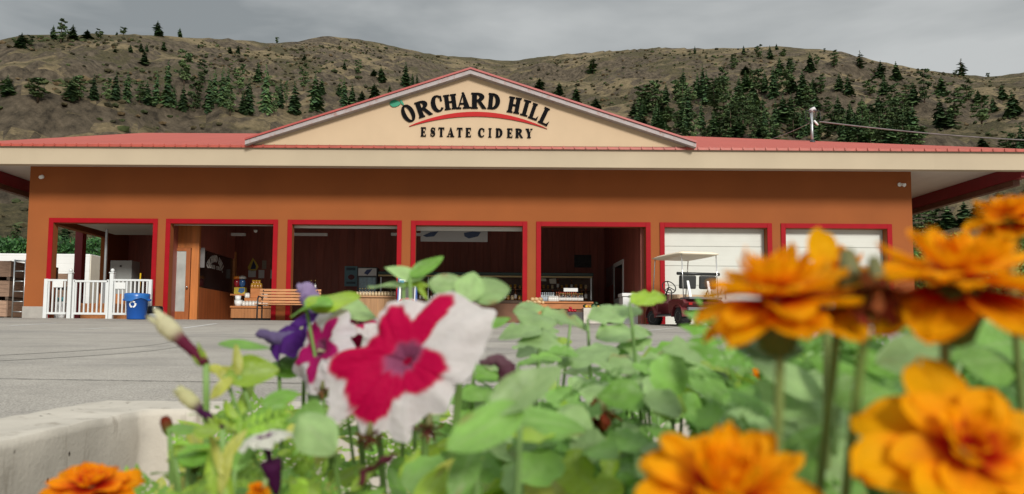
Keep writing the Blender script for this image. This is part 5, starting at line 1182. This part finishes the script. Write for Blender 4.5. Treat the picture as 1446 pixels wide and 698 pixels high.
def marigold(root, c, nrm, Rr, seed, style='open', tone=0., up=(0, 0, 1), stem_to=None):
    rg = random.Random(seed); rg_seed[0] = seed*1.7; n, a0, b0_ = ortho(nrm, up if abs(Vector(nrm).normalized().z) < .9 else (0, 1, 0)); mb = MB()
    if style == 'open': ringsp = [(8, 1.0, .74, 2, .0, .33), (6, .70, .50, 16, .10, .42), (6, .42, .30, 30, .15, .5), (5, .22, .16, 55, .17, .5)]
    elif style == 'crest': ringsp = [(7, .92, .72, -20, .0, .46), (8, .93, .58, 3, .08, .36), (10, .78, .36, 22, .12, .38), (12, .62, .24, 42, .16, .40), (11, .46, .18, 66, .18, .45)]
    else: ringsp = [(7, 1.0, .58, -20, .0, .40), (9, .85, .46, 4, .06, .34), (11, .72, .34, 26, .14, .36), (10, .55, .26, 50, .2, .5), (8, .34, .18, 72, .2, .6)]
    for ri, (k, L_, W_, el, up_, rt) in enumerate(ringsp):
        off = rg.uniform(0, 6.3)
        for q in range(k):
            a = off+2*math.pi*(q+rg.uniform(-.16, .16))/k; e = R(el+rg.uniform(-10, 10))
            ou = (a0*math.cos(a)+b0_*math.sin(a)); d = ou*math.cos(e)+n*math.sin(e); pn = n*math.cos(e)-ou*math.sin(e)
            petal(mb, Vector(c)+n*(up_*Rr*.5)+ou*(.06*Rr), d, pn, Rr*L_*rg.uniform(.88, 1.08), Rr*W_*rg.uniform(.88, 1.12), rg.uniform(-.5, .15) if el < 30 else rg.uniform(-.1, .5), rg.uniform(.03, .075) if ri < 2 else rg.uniform(.06, .13), rg, mg_col(rt*rg.uniform(.8, 1.2), min(1, tone+.06*ri)))
    fl = mb.build('flower', petalmat, root)
    cb_ = MB(); M_ = Matrix.Translation(Vector(c)) @ n.to_track_quat('Z', 'Y').to_matrix().to_4x4()
    cb_.lathe([(.10*Rr, -.62*Rr), (.20*Rr, -.55*Rr), (.26*Rr, -.30*Rr), (.24*Rr, -.05*Rr), (.10*Rr, .02*Rr)], M_, 12, c=(.17, .26, .06)); cb_.build('calyx', leafmat, fl)
    if stem_to is not None:
        s0 = Vector(c)-n*(.58*Rr); s1 = Vector(stem_to); mb = MB()
        pts = [s0, s0-n*(.5*Rr)+Vector((0, 0, -.3*Rr)), s0.lerp(s1, .6)+Vector((rg.uniform(-.01, .01), 0, 0)), s1]
        mb.tube([catm(pts, i/12) for i in range(13)], [.0011+.0006*i/12 for i in range(13)], 7, c=(.17, .24, .07)); mb.build('stem', stemmat, root)
def catm(p, t):
    k = len(p)-1; x = min(t*k, k-1e-6); i = int(x); f = x-i
    a, b, c, d = p[max(i-1, 0)], p[i], p[i+1], p[min(i+2, k)]
    return .5*((2*b)+(c-a)*f+(2*a-5*b+4*c-d)*f*f+(3*b-a-3*c+d)*f*f*f)
def polar_tab(pts, c0):                           # outline in zoom pixels -> radius by angle
    return sorted((math.atan2(c0[1]-y, x-c0[0]), math.hypot(x-c0[0], y-c0[1])) for x, y in pts)
def polar_at(tb, a):
    n = len(tb)
    for i in range(n):
        a0, r0 = tb[i]; a1, r1 = tb[(i+1) % n]
        if a1 < a0: a1 += 2*math.pi
        for aa in (a, a+2*math.pi, a-2*math.pi):
            if a0 <= aa <= a1:
                t = (aa-a0)/max(a1-a0, 1e-6); t = t*t*(3-2*t); return r0+(r1-r0)*t
    return tb[0][1]
def petunia(root, c, nrm, up, Rr, seed, outf, pinkf, cin, cout, cthroat, tube_len=1.0, relief=1.0, tubecol=None, tw=1.0):
    rg = random.Random(seed); n, u_, s0 = ortho(nrm, up); s_ = -s0          # s_: to the right when looking at the face
    s_ = u_.cross(n); NT, NRr = 150, 40; vs, cs = [], []; ph = rg.uniform(0, 6)
    for j in range(NRr+1):
        r = j/NRr
        for i in range(NT):
            a = 2*math.pi*i/NT; Ro = outf(a); Rp = pinkf(a); rr = r*Ro
            lob = math.cos(5*a/2+ph)**2
            z = -.55*tube_len*(1-sstep(0, .24, r))*(1 if r < .24 else 0) if r < .24 else 0
            z += relief*(.10*sstep(.2, .6, r)-.26*sstep(.55, 1.05, r)*r + (.055*math.sin(11*a+ph)+.045*math.sin(17*a+2*ph)+.05*math.sin(5*a+ph*3))*sstep(.55, 1, r) - .05*math.exp(-((math.sin(2.5*a+1.2))/.12)**2)*sstep(.1, .5, r))
            p = Vector(c)+(s_*math.cos(a)+u_*math.sin(a))*(Rr*rr)+n*(Rr*z); vs.append(p)
            nz_ = .05*noise.noise((a*2, r*3, seed))+.03*noise.noise((a*9, r*6, seed))
            col = mixc(cin, cout, sstep(Rp-.035, Rp+.045, rr+nz_))
            streak = .5+.5*math.sin(40*a); col = mixc(mixc(cthroat, tuple(x*.55 for x in cthroat), .6*streak), col, sstep(.16, .30, r))
            sh = 1+.10*noise.noise((a*14, r*2.0, seed+3)); cs.append(tuple(min(.86, x*sh) for x in col))
    fs = [(j*NT+i, j*NT+(i+1) % NT, (j+1)*NT+(i+1) % NT, (j+1)*NT+i) for j in range(NRr) for i in range(NT)]
    mb = MB(); mb.add(vs, fs, c=cs, smooth=True); fl = mb.build('flower', petalmat, root)
    mb = MB(); tc = tubecol or tuple(x*.7 for x in cin); bz_ = Vector(c)-n*(.5*tube_len*Rr)
    mb.tube([bz_+n*.02*Rr, bz_-n*.4*Rr, bz_-n*.9*Rr+Vector((0, 0, -.12*Rr)), bz_-n*1.15*Rr+Vector((0, 0, -.2*Rr))], [.26*tw*Rr, .20*tw*Rr, .13*tw*Rr, .07*Rr], 12, c=tc); mb.build('flower_tube', petalmat, fl)
    if relief > .5:
        mb = MB(); mb.tube([Vector(c)-n*.4*Rr, Vector(c)-n*.12*Rr-u_*.03*Rr, Vector(c)+n*.02*Rr-u_*.05*Rr], [.02*Rr, .025*Rr, .045*Rr], 8, c=(.62, .62, .40)); mb.build('stamen', petalmat, fl)
    return fl, bz_-n*1.15*Rr+Vector((0, 0, -.2*Rr))
def plant(name, lab, px, Y): p = P(px, 600, Y); return thing(name, lab, 'plant', (p.x, Y, ZSOIL))
def stems(root, ends, r_=.0016, col=(.16, .28, .07)):
    for e in ends:
        mb = MB(); b = root.location+Vector((random.Random(int(e.x*9999)).uniform(-.012, .012), 0, -.01)); e = Vector(e); mid = b.lerp(e, .55)+Vector((.0, .01, .02))
        mb.tube([catm([b, mid, e], i/10) for i in range(11)], [r_*(1.4-.4*i/10) for i in range(11)], 6, c=col); mb.build('stem', stemmat, root)
def pleaf(mb, root, px, py, Y, ln, wd, ang, face_, col, rg, shape='oval', tilt=0.0):
    m_ = Y/F_PX; a = R(ang); t = RIGHT*math.cos(a)+UP*math.sin(a); n = (Vector((tilt, -1, 0))*(1-face_)+Vector((tilt, -.12, 1))*face_).normalized()
    t = (t - n*t.dot(n)); t.normalize(); proj = max(.35, math.hypot(t.dot(RIGHT), t.dot(UP)))
    Lw = ln*m_/proj; c = P(px, py, Y); Ww = (.66 if face_ > .5 else .82)*wd*m_/max(.35, 1-face_*.75 if abs(math.cos(a)) > .5 else 1)
    b = c-t*Lw*.5; leaf(mb, b, t, n, Lw, Ww, shape, LC[col], rg)
    return b
rg = random.Random(77)
# -- pink and white petunia
pA = plant('petunia_plant', 'petunia plant with the large pink and white open flower facing the camera', 590, .50)
Z0 = (345, 297)
OUT = polar_tab([(290, 132), (340, 122), (400, 130), (440, 102), (490, 98), (530, 122), (565, 142), (618, 158), (606, 205), (585, 262), (560, 320), (532, 368), (497, 372), (502, 405), (488, 450), (425, 462), (392, 490), (384, 542), (340, 537), (310, 508), (280, 525), (240, 522), (222, 488), (206, 462), (150, 502), (130, 488), (134, 440), (120, 380), (114, 310), (142, 288), (218, 266), (250, 222), (278, 150)], Z0)
PNK = polar_tab([(395, 272), (430, 222), (486, 138), (482, 116), (440, 110), (400, 150), (372, 190), (352, 172), (335, 150), (300, 150), (284, 170), (262, 232), (232, 262), (136, 304), (128, 338), (160, 358), (185, 366), (190, 410), (214, 462), (268, 486), (308, 470), (336, 425), (365, 400), (404, 398), (452, 374), (480, 330), (470, 292), (432, 276)], Z0)
k_ = 1/2.0656
RA = 105.0
PINK, WHT = (.57, .002, .066), (.78, .72, .735)
cA = P(400+345*k_, 360+297*k_, .40)
fA, eA = petunia(pA, cA, (-.18, -1, .22), (0, 0, 1), RA*.40/F_PX, 5, lambda a: polar_at(OUT, a)*k_/RA, lambda a: 1.02*polar_at(PNK, a)*k_/RA, PINK, WHT, (.46, .13, .27), tube_len=.65, relief=.42)
fB, eB = petunia(pA, P(452, 492, .50), (-.75, -.75, .35), (.25, 0, 1), 62*.50/F_PX, 9, lambda a: 1+.08*math.cos(5*a), lambda a: .62+.22*math.cos(5*a), (.50, .012, .16), (.74, .68, .72), (.3, .08, .18))
fC, eC = petunia(pA, P(505, 455, .53), (.1, -.35, .9), (0, 1, 0), 38*.53/F_PX, 12, lambda a: 1+.08*math.cos(5*a), lambda a: .55+.25*math.cos(5*a), (.58, .012, .12), WHT, (.3, .08, .18))
ends = [eA, eB, eC]
mb = MB()
for args in ((355, 524, .42, 74, 44, 12, .30, 'lime'), (345, 486, .46, 76, 22, -6, .85, 'green'), (322, 530, .42, 46, 22, 150, .3, 'yellow'), (312, 548, .41, 40, 18, 230, .3, 'yellow'), (335, 508, .42, 44, 18, 100, .2, 'yellow'), (300, 520, .42, 30, 14, 170, .2, 'yellow'),
             (470, 424, .50, 78, 42, 8, .62, 'lime'), (440, 430, .49, 62, 30, 172, .85, 'green'), (500, 434, .53, 60, 42, 4, .6, 'pale'), (572, 386, .50, 60, 24, 160, .55, 'pale'), (603, 378, .50, 54, 20, 44, .45, 'green'), (550, 405, .50, 62, 16, 194, .8, 'pale'), (588, 398, .50, 36, 14, 20, .5, 'lime'), (594, 408, .5, 40, 10, -60, .2, 'lime'),
             (664, 402, .44, 50, 50, 80, .25, 'pale'), (630, 406, .45, 52, 36, 165, .45, 'pale'), (692, 411, .45, 58, 42, 5, .45, 'pale'), (448, 615, .35, 76, 56, -50, .35, 'pale'), (430, 585, .36, 60, 40, 160, .6, 'mid'), (395, 560, .40, 50, 26, 40, .4, 'green'), (700, 455, .55, 44, 24, 10, .7, 'green')):
    b = pleaf(mb, pA, *args, rg); ends.append(b)
mb.build('foliage', leafmat, pA); stems(pA, ends[:3], .002); stems(pA, [e for e in ends[3::2]], .0011)
def bud(root, tip, base, Y, wpx, cols, nm='bud', curl=0):
    a, b = P(*tip, Y), P(*base, Y-.01); mb = MB(); k = 14; rr = wpx/2*Y/F_PX; pts, rs, cs = [], [], []
    for i in range(k+1):
        t = i/k; pts.append(b.lerp(a, t)+Vector((0, 0, curl*math.sin(t*3.1)*.01))); w_ = (.42+.35*t) if t < .55 else (.61+.39*math.sin((t-.55)/.3*1.57) if t < .85 else 1.0-.40*((t-.85)/.15)**1.6)
        rs.append(rr*w_*(1+.06*math.sin(i*2.1))); cs.append(mixc(cols[0], cols[1], sstep(.52, .68, t)))
    mb.tube(pts, rs, 10, c=cs); o_ = mb.build(nm, petalmat, root); q = MB()
    d = (a-b).normalized(); n, u_, s_ = ortho(d, (0, 0, 1)); rg2 = random.Random(int(tip[0]))
    for i in range(5):
        g = 2*math.pi*i/5; o = u_*math.cos(g)+s_*math.sin(g); leaf(q, b-d*.001, (d*.8+o*.6), (o-d*.4), rr*2.6, rr*1.0, 'long', LC['yellow'] if i % 2 else LC['lime'], rg2, False)
    q.build('sepals', leafmat, o_); q = MB()
    for i in range(6):
        g = 2*math.pi*i/6+.3; o = u_*math.cos(g)+s_*math.sin(g); leaf(q, a-d*rr*.9+o*rr*.45, (d*1.0+o*rg2.uniform(-.15, .45)), (o-d*.3), rr*rg2.uniform(1.4, 2.4), rr*.75, 'long', cols[1], rg2, False)
    q.build('bud_tip', petalmat, o_); return b
MAR, CRM, PUR = (.17, .022, .055), (.70, .66, .44), (.085, .018, .075)
pC = plant('petunia_plant', 'petunia plant with closed cream tipped purple buds nearest the concrete kerb', 318, .44)
ends = [bud(pC, (226, 452), (291, 514), .42, 28, (MAR, CRM)), bud(pC, (256, 554), (314, 606), .42, 22, (PUR, (.66, .64, .36)))]
mb = MB(); rgc = random.Random(4)
fF, eF = petunia(pC, P(374, 618, .36), (-.22, -.16, 1), (0, 1, 0), 36*.36/F_PX, 15, lambda a: 1+.12*math.cos(5*a), lambda a: .35+.1*math.cos(5*a), (.16, .03, .14), (.74, .73, .66), (.10, .02, .10), tube_len=2.0, tubecol=(.085, .014, .07), tw=1.7); ends.append(eF)
w_ = MB()
for args in ((318, 655, .36, 84, 20, 84, .15, 'yellow'), (306, 640, .36, 66, 16, 110, .2, 'yellow'), (330, 628, .37, 54, 18, 60, .2, 'yellow'), (322, 690, .36, 50, 22, 95, .2, 'lime')): pleaf(w_, pC, *args, rgc, 'long')
w_.build('withered_leaves', leafmat, pC); ends.append(P(318, 700, .36))
for args in ((280, 640, .40, 60, 30, 20, .5, 'green'), (262, 604, .42, 46, 20, 10, .7, 'mid'), (345, 560, .43, 60, 22, 80, .3, 'lime'), (330, 590, .42, 55, 20, 120, .3, 'lime'), (370, 590, .42, 50, 24, 60, .4, 'green'), (345, 640, .37, 50, 30, 70, .3, 'mid'), (300, 660, .37, 70, 28, 100, .25, 'lime')): ends.append(pleaf(mb, pC, *args, rgc))
mb.build('foliage', leafmat, pC); stems(pC, ends[:4], .0018); stems(pC, ends[4:], .0011)
# -- purple petunia behind
pB = plant('petunia_plant', 'petunia plant with the deep purple flower left of the pink one', 420, .60)
fP, eP = petunia(pB, P(428, 462, .56), (-.45, -.35, .85), (.3, .2, 1), 58*.56/F_PX, 21, lambda a: 1+.10*math.cos(5*a), lambda a: 2.0, (.090, .020, .20), (.09, .02, .19), (.04, .008, .11), relief=1.3)
def crumple(root, pts, radii, cols, nm, seed):
    mb = MB(); P_ = [Vector(p) for p in pts]; k = 16; mb.tube([catm(P_, i/k) for i in range(k+1)], [0.5*(radii[min(int(i/k*(len(radii)-1)), len(radii)-2)]*(1-((i/k*(len(radii)-1)) % 1)) + radii[min(int(i/k*(len(radii)-1))+1, len(radii)-1)]*((i/k*(len(radii)-1)) % 1))*2 if i < k else radii[-1] for i in range(k+1)], 12, c=[mixc(cols[0], cols[1], i/k) for i in range(k+1)])
    for v in mb.v: v += Vector((noise.noise(v*300+Vector((seed, 0, 0))), noise.noise(v*300+Vector((0, seed, 0))), noise.noise(v*300+Vector((0, 0, seed)))))*.0022
    return mb.build(nm, petalmat, root)
crumple(pB, [P(446, 440, .56), P(440, 425, .56), P(432, 410, .56), P(420, 408, .56)], [.004, .0065, .006, .003], ((.28, .19, .40), (.45, .36, .55)), 'wilted_bloom', 3)
crumple(pB, [P(430, 482, .55), P(405, 482, .55), P(382, 476, .55), P(363, 470, .55)], [.007, .0065, .004, .0015], ((.19, .14, .30), (.16, .12, .24)), 'drooping_petal', 5)
mb = MB(); ends = [eP]
for args in ((430, 505, .57, 70, 34, 20, .6, 'mid'), (400, 520, .57, 60, 26, 170, .5, 'green'), (460, 530, .56, 60, 30, 60, .4, 'pale')): ends.append(pleaf(mb, pB, *args, rgc))
mb.build('foliage', leafmat, pB); stems(pB, ends, .0015)
for pts, rr, cols, nm, sd, rt in (([P(680, 512, .45), P(700, 508, .45), P(716, 524, .45), P(712, 552, .45)], [.0016, .003, .005, .003], ((.22, .13, .15), (.12, .03, .06)), 'wilted_bloom', 7, pA), ([P(505, 690, .34), P(520, 665, .34), P(548, 648, .34), P(560, 640, .34)], [.0008, .0013, .0014, .001], ((.16, .04, .05), (.13, .03, .05)), 'dry_stem', 8, pA)):
    crumple(rt, pts, rr, cols, nm, sd)
# -- broad leaved plants in the middle
LB = [('broad_leaved_plant', 'low broad leaved plant with round pale leaves right behind the pink flower', 730, .62), ('broad_leaved_plant', 'spreading plant with stacked round pale leaves in the middle of the planter', 850, .66), ('broad_leaved_plant', 'round leaved plant reaching up to the left of the golf cart', 960, .62), ('broad_leaved_plant', 'plant with the large out of focus pale leaf under the pink flower', 690, .36), ('broad_leaved_plant', 'plant with a single upright round lime leaf at the bottom edge', 830, .38), ('broad_leaved_plant', 'plant with broad flat pale leaves between the marigold blooms', 1170, .36)]
lp = [plant(*a) for a in LB]; lm = [MB() for _ in lp]; le = [[] for _ in lp]; lr = random.Random(21)
def add(i, *args, shape='round'):
    if i < 3: args = args[:3]+(args[3]*.80, args[4]*.85)+args[5:]
    return add_(i, *args, shape=shape)
def add_(i, *args, shape='round'): le[i].append(pleaf(lm[i], lp[i], *args, lr, shape, lr.uniform(-.25, .25)))
for _ in range(50):
    px, py = lr.uniform(690, 1035), lr.triangular(425, 600, 500)
    top_ = 445 if px < 900 else 435
    if px > 915: top_ = 482
    if py < top_+lr.uniform(-8, 30): py = top_+lr.uniform(5, 60)
    Y = lr.uniform(.48, .62) if py > 500 else lr.uniform(.56, .8)
    i = 0 if px < 790 else 1 if px < 910 else 2
    big = lr.uniform(.022, .040)*F_PX/Y
    add(i, px, py, Y, big, big*lr.uniform(.26, .48), lr.choice([lr.uniform(-25, 25), lr.uniform(155, 205)]), lr.uniform(.62, .88), lr.choice(['pale', 'pale', 'mid', 'green', 'pale', 'lime']))
for args in ((757, 446, .58, 84, 44, -6, .72, 'pale'), (800, 452, .60, 92, 40, 8, .75, 'pale'), (735, 470, .56, 80, 40, 175, .75, 'pale'), (770, 485, .55, 100, 44, 4, .75, 'pale'), (748, 432, .6, 48, 30, 190, .7, 'pale')): add(0, *args)
for args in ((862, 442, .60, 84, 46, 20, .68, 'pale'), (880, 470, .58, 96, 46, -8, .75, 'pale'), (830, 500, .55, 110, 50, 170, .76, 'pale'), (905, 520, .53, 120, 56, 6, .72, 'pale'), (850, 545, .50, 110, 56, 182, .75, 'pale')): add(1, *args)
for args in ((915, 421, .52, 66, 34, 16, .55, 'lime'), (885, 440, .54, 56, 30, 190, .65, 'pale'), (985, 505, .50, 130, 60, 0, .7, 'pale'), (960, 545, .48, 130, 70, 8, .65, 'pale'), (1010, 545, .46, 110, 70, -14, .55, 'mid'), (945, 492, .55, 90, 34, 170, .8, 'green')): add(2, *args)
for args in ((684, 606, .29, 120, 54, 224, .45, 'mid'), (744, 552, .30, 116, 46, 40, .45, 'pale'), (770, 590, .34, 110, 54, -10, .6, 'mid'), (655, 668, .31, 80, 50, 250, .4, 'mid'), (610, 690, .33, 60, 36, 60, .4, 'lime')): add(3, *args, shape='oval')
for args in ((814, 668, .34, 66, 60, 88, .06, 'lime'), (850, 694, .34, 70, 44, 20, .35, 'lime'), (770, 690, .35, 60, 44, 150, .5, 'yellow'), (890, 620, .40, 70, 40, 10, .6, 'mid')): add(4, *args)
for args in ((1200, 588, .31, 150, 92, 20, .45, 'pale'), (1125, 612, .31, 160, 70, -4, .72, 'pale'), (1250, 640, .30, 110, 60, 190, .5, 'pale'), (1080, 580, .36, 110, 60, 170, .6, 'mid'), (1175, 545, .36, 100, 60, 40, .4, 'pale'), (1240, 500, .36, 80, 60, 10, .5, 'green'), (1290, 530, .38, 90, 60, 30, .5, 'mid'), (1084, 488, .25, 84, 56, -18, .45, 'dark'), (1110, 560, .33, 90, 60, 30, .45, 'mid'), (1060, 600, .32, 80, 54, 160, .5, 'pale'), (1150, 640, .28, 100, 70, 60, .4, 'mid'), (1190, 520, .30, 84, 56, 120, .4, 'green'), (1225, 560, .27, 90, 60, 20, .5, 'mid'), (1290, 500, .27, 90, 60, 170, .5, 'pale'), (1100, 520, .4, 70, 44, 60, .4, 'green'), (1400, 505, .26, 90, 60, 10, .5, 'mid'), (1425, 480, .34, 100, 60, 20, .5, 'mid'), (1380, 500, .38, 90, 50, 200, .5, 'green'), (1430, 545, .36, 80, 60, 90, .3, 'dark')): add(5, *args, shape='oval')
for _ in range(34):
    px, py = lr.uniform(1040, 1320), lr.uniform(505, 690); Y = lr.uniform(.27, .42); big = lr.uniform(.020, .032)*F_PX/Y
    add(5, px, py, Y, big, big*lr.uniform(.5, .8), lr.uniform(0, 360), lr.uniform(.3, .7), lr.choice(['pale', 'mid', 'mid', 'green', 'pale']), shape=lr.choice(['oval', 'round']))
for _ in range(30):
    px, py = lr.uniform(700, 1030), lr.uniform(585, 710); Y = lr.uniform(.38, .52); big = lr.uniform(.015, .026)*F_PX/Y
    add(4 if px < 860 else 2, px, py, Y, big, big*lr.uniform(.5, .85), lr.uniform(0, 360), lr.uniform(.25, .7), lr.choice(['pale', 'mid', 'lime', 'green', 'pale']))
for i in range(len(lp)):
    lm[i].build('foliage', leafmat, lp[i]); stems(lp[i], le[i][::3], .0011, (.17, .29, .09))
# -- marigolds
MG = [('marigold_plant', 'marigold plant with the frilled orange bloom in front of the golf cart', 1090, .30), ('marigold_plant', 'marigold plant with the widest orange bloom before the right shop corner', 1330, .29), ('marigold_plant', 'marigold plant with the small high bloom cut by the right frame edge', 1425, .36), ('marigold_plant', 'marigold plant with the open eight petalled bloom facing up at lower right', 1345, .25), ('marigold_plant', 'marigold plant with the dense double bloom at the bottom edge', 1020, .26), ('marigold_plant', 'marigold plant with a small deep orange bloom deep among the leaves', 1075, .56), ('marigold_plant', 'marigold plant with the flat orange bloom by the concrete kerb', 130, .42), ('marigold_plant', 'marigold plant with brown red buds between kerb and petunia', 250, .46)]
mp_ = [plant(*a) for a in MG]; mf = [MB() for _ in mp_]
def mg(i, px, py, Y, rpx, nrm, seed, style, tone=0.): marigold(mp_[i], P(px, py, Y), nrm, rpx*Y/F_PX, seed, style, tone, stem_to=mp_[i].location+Vector((.004*(seed % 5-2), 0, 0)))
mg(0, 1096, 428, .215, 122, (-.08, -.21, 1), 61, 'crest', .05)
mg(0, 1185, 388, .27, 62, (.25, -.10, 1), 36, 'double', .02)
mg(1, 1354, 405, .205, 136, (.05, -.20, 1), 34, 'crest', .05)
mg(2, 1428, 312, .25, 62, (-.05, -.12, 1), 33, 'crest', .30)
mg(3, 1362, 642, .19, 142, (.02, -.80, .72), 38, 'open', .0)
mg(4, 1025, 712, .20, 150, (-.02, -.55, .9), 35, 'crest', .05)
mg(5, 1078, 552, .56, 44, (.15, -.75, .6), 41, 'double', .75)
mg(5, 1030, 566, .58, 26, (-.3, -.6, .7), 42, 'double', .8)
mg(5, 1160, 522, .55, 26, (.1, -.5, .8), 43, 'double', .7)
mg(5, 1315, 478, .50, 26, (.1, -.5, .8), 44, 'double', .7)
mg(6, 130, 690, .38, 74, (.0, -.30, 1), 45, 'open', .85)
mg(6, 365, 694, .36, 20, (.1, -.5, .9), 46, 'double', .5)
def dead_head(root, px, py, Y, rpx, seed, col=(.20, .035, .018), up=(0, -.2, -1)):
    rg = random.Random(seed); mb = MB(); c = P(px, py, Y); Rr = rpx*Y/F_PX; n, a0, b0_ = ortho(up, (1, 0, 0))
    for k in range(22):
        a = rg.uniform(0, 6.3); e = R(rg.uniform(10, 75)); ou = a0*math.cos(a)+b0_*math.sin(a); d = ou*math.cos(e)+n*math.sin(e); g = rg.uniform(.6, 1.6); cc = tuple(x*g for x in mixc(col, (.32, .12, .03), rg.random()*.6))
        petal(mb, c-n*Rr*.2, d, n*math.cos(e)-ou*math.sin(e), Rr*rg.uniform(.7, 1.2), Rr*rg.uniform(.2, .45), rg.uniform(-1.4, .6), .14, rg, lambda v, u, r: cc, 4, 6)
    fl = mb.build('dead_bloom', petalmat, root); q = MB(); q.tube([c-n*Rr*.1, c-n*Rr*.9], [.30*Rr, .12*Rr], 9, c=(.20, .20, .07)); q.build('calyx', leafmat, fl)
    return c-n*Rr*.9
for args in ((606, 606, .39, 24, 61, (.11, .025, .05)), (522, 618, .385, 24, 62, (.10, .03, .03)), (478, 566, .46, 22, 63, (.13, .07, .03)), (455, 552, .47, 16, 64, (.16, .09, .04))): dead_head(pA, *args)
e_ = [dead_head(mp_[0], 1204, 418, .21, 74, 51)]
e_.append(dead_head(mp_[0], 1240, 412, .20, 56, 54))
stems(mp_[0], e_, .0012)
tp = MB(); petal(tp, P(1166, 392, .235), UP*1-RIGHT*.10, Vector((.1, -1, .15)), 70*.235/F_PX, 46*.235/F_PX, .25, .02, rg, mg_col(.18)); tp.build('upright_petal', petalmat, mp_[0])
stems(mp_[5], [dead_head(mp_[5], 850, 586, .45, 32, 52, (.16, .012, .010))], .0018)
stems(mp_[5], [dead_head(mp_[5], 1120, 560, .5, 18, 55, (.25, .06, .03))], .0016)
def mbud(root, tip, base, Y, wpx, col): 
    a, b = P(*tip, Y), P(*base, Y); mb = MB(); rr = wpx/2*Y/F_PX
    mb.tube([b, b.lerp(a, .25), b.lerp(a, .5), b.lerp(a, .8), a], [rr*.35, rr*.9, rr, rr*.95, rr*.5], 10, c=[(.16, .24, .06), (.18, .22, .06), mixc((.16, .2, .06), col, .6), col, tuple(x*.8 for x in col)]); mb.build('bud', petalmat, root); return b
stems(mp_[7], [mbud(mp_[7], (232, 588), (240, 616), .44, 17, (.22, .035, .015)), mbud(mp_[7], (262, 638), (266, 660), .42, 18, (.13, .03, .02)), mbud(mp_[7], (276, 640), (274, 668), .43, 20, (.15, .02, .02))], .0015)
leaf(mf[0], P(1040, 480, .24), RIGHT*.9-UP*.25, Vector((0, -.6, .7)), .020, .014, 'oval', LC['dark'], rg)
# -- filler foliage, given to the nearest plant of its kind
def top_y(px):
    t = [(100, 780), (200, 715), (250, 660), (300, 600), (380, 555), (450, 545), (640, 545), (700, 500), (800, 480), (1000, 480), (1100, 500), (1446, 455), (1600, 450)]
    for i in range(len(t)-1):
        if px <= t[i+1][0]: return t[i][1]+(t[i+1][1]-t[i][1])*(px-t[i][0])/(t[i+1][0]-t[i][0])
    return 450
fr_ = random.Random(99); pfill = {}
def owner(kind, x, y):
    c = {'petunia': [pA, pB, pC], 'broad': lp, 'marigold': mp_}[kind]; r_ = min(c, key=lambda o: (o.location.x-x)**2+(o.location.y-y)**2)
    return pfill.setdefault(r_.name, (r_, MB()))[1]
for k in range(2300):
    px = fr_.uniform(205, 1640); ty = top_y(px)
    py = ty+12+(800-ty)*fr_.random()**1.1; Y = fr_.uniform(.34, .95) if px < 1000 else fr_.uniform(.34, .9)
    p = P(px, py, Y)
    if p.x < B_.x+.03 or p.z < ZSOIL+.01: continue
    if 330 < px < 415 and py < 700 and Y < .42: continue
    if 390 < px < 740 and py < 640 and Y < .48: continue
    if 690 < px < 1010 and py < 545: continue
    kind = ('petunia' if fr_.random() < .72 else 'marigold') if px < 620 else ('broad' if fr_.random() < .88 else 'marigold') if px < 1000 else ('marigold' if fr_.random() < .45 else 'broad')
    mb = owner(kind, p.x, p.y); q = fr_.uniform(0, 6.3); t = Vector((math.cos(q), math.sin(q)*.7, fr_.uniform(-.2, .9))); n = Vector((fr_.uniform(-.5, .5), fr_.uniform(-1, .1), fr_.uniform(.3, 1)))
    if kind == 'marigold': frond(mb, p, t, n, fr_.uniform(.022, .045), mixc(LC['green'], LC['lime' if px < 620 else 'dark'], fr_.random()*.7), fr_)
    elif kind == 'petunia': leaf(mb, p, t, n, fr_.uniform(.014, .032), fr_.uniform(.007, .014), 'oval', LC[fr_.choice(['lime', 'green', 'yellow', 'mid', 'lime'])], fr_, False)
    else: leaf(mb, p, Vector((t.x, t.y, t.z*.4)), n, fr_.uniform(.015, .029), fr_.uniform(.012, .024), 'round', LC[fr_.choice(['mid', 'green', 'pale', 'mid', 'lime', 'pale'])], fr_, False)
for k in range(420):
    px = fr_.uniform(1040, 1600); py = fr_.uniform(560, 860); Y = fr_.uniform(.28, .45); p = P(px, py, Y)
    if p.z < ZSOIL+.01: continue
    q = fr_.uniform(0, 6.3); frond(owner('marigold', p.x, p.y), p, Vector((math.cos(q), math.sin(q)*.7, fr_.uniform(-.1, .9))), Vector((fr_.uniform(-.5, .5), fr_.uniform(-1, .1), fr_.uniform(.3, 1))), fr_.uniform(.018, .03), mixc(LC['green'], LC['dark'], fr_.random()*.9), fr_)
for i, q in enumerate(mf):
    pfill.setdefault(mp_[i].name, (mp_[i], MB()))
    if q.v:
        base_ = len(pfill[mp_[i].name][1].v); t_ = pfill[mp_[i].name][1]; t_.add(q.v, q.f, q.uv, q.c, True)
for r_, mb in pfill.values():
    if mb.v: mb.build('undergrowth_foliage' if any(c.name.startswith('foliage') for c in r_.children) else 'foliage', leafmat, r_)
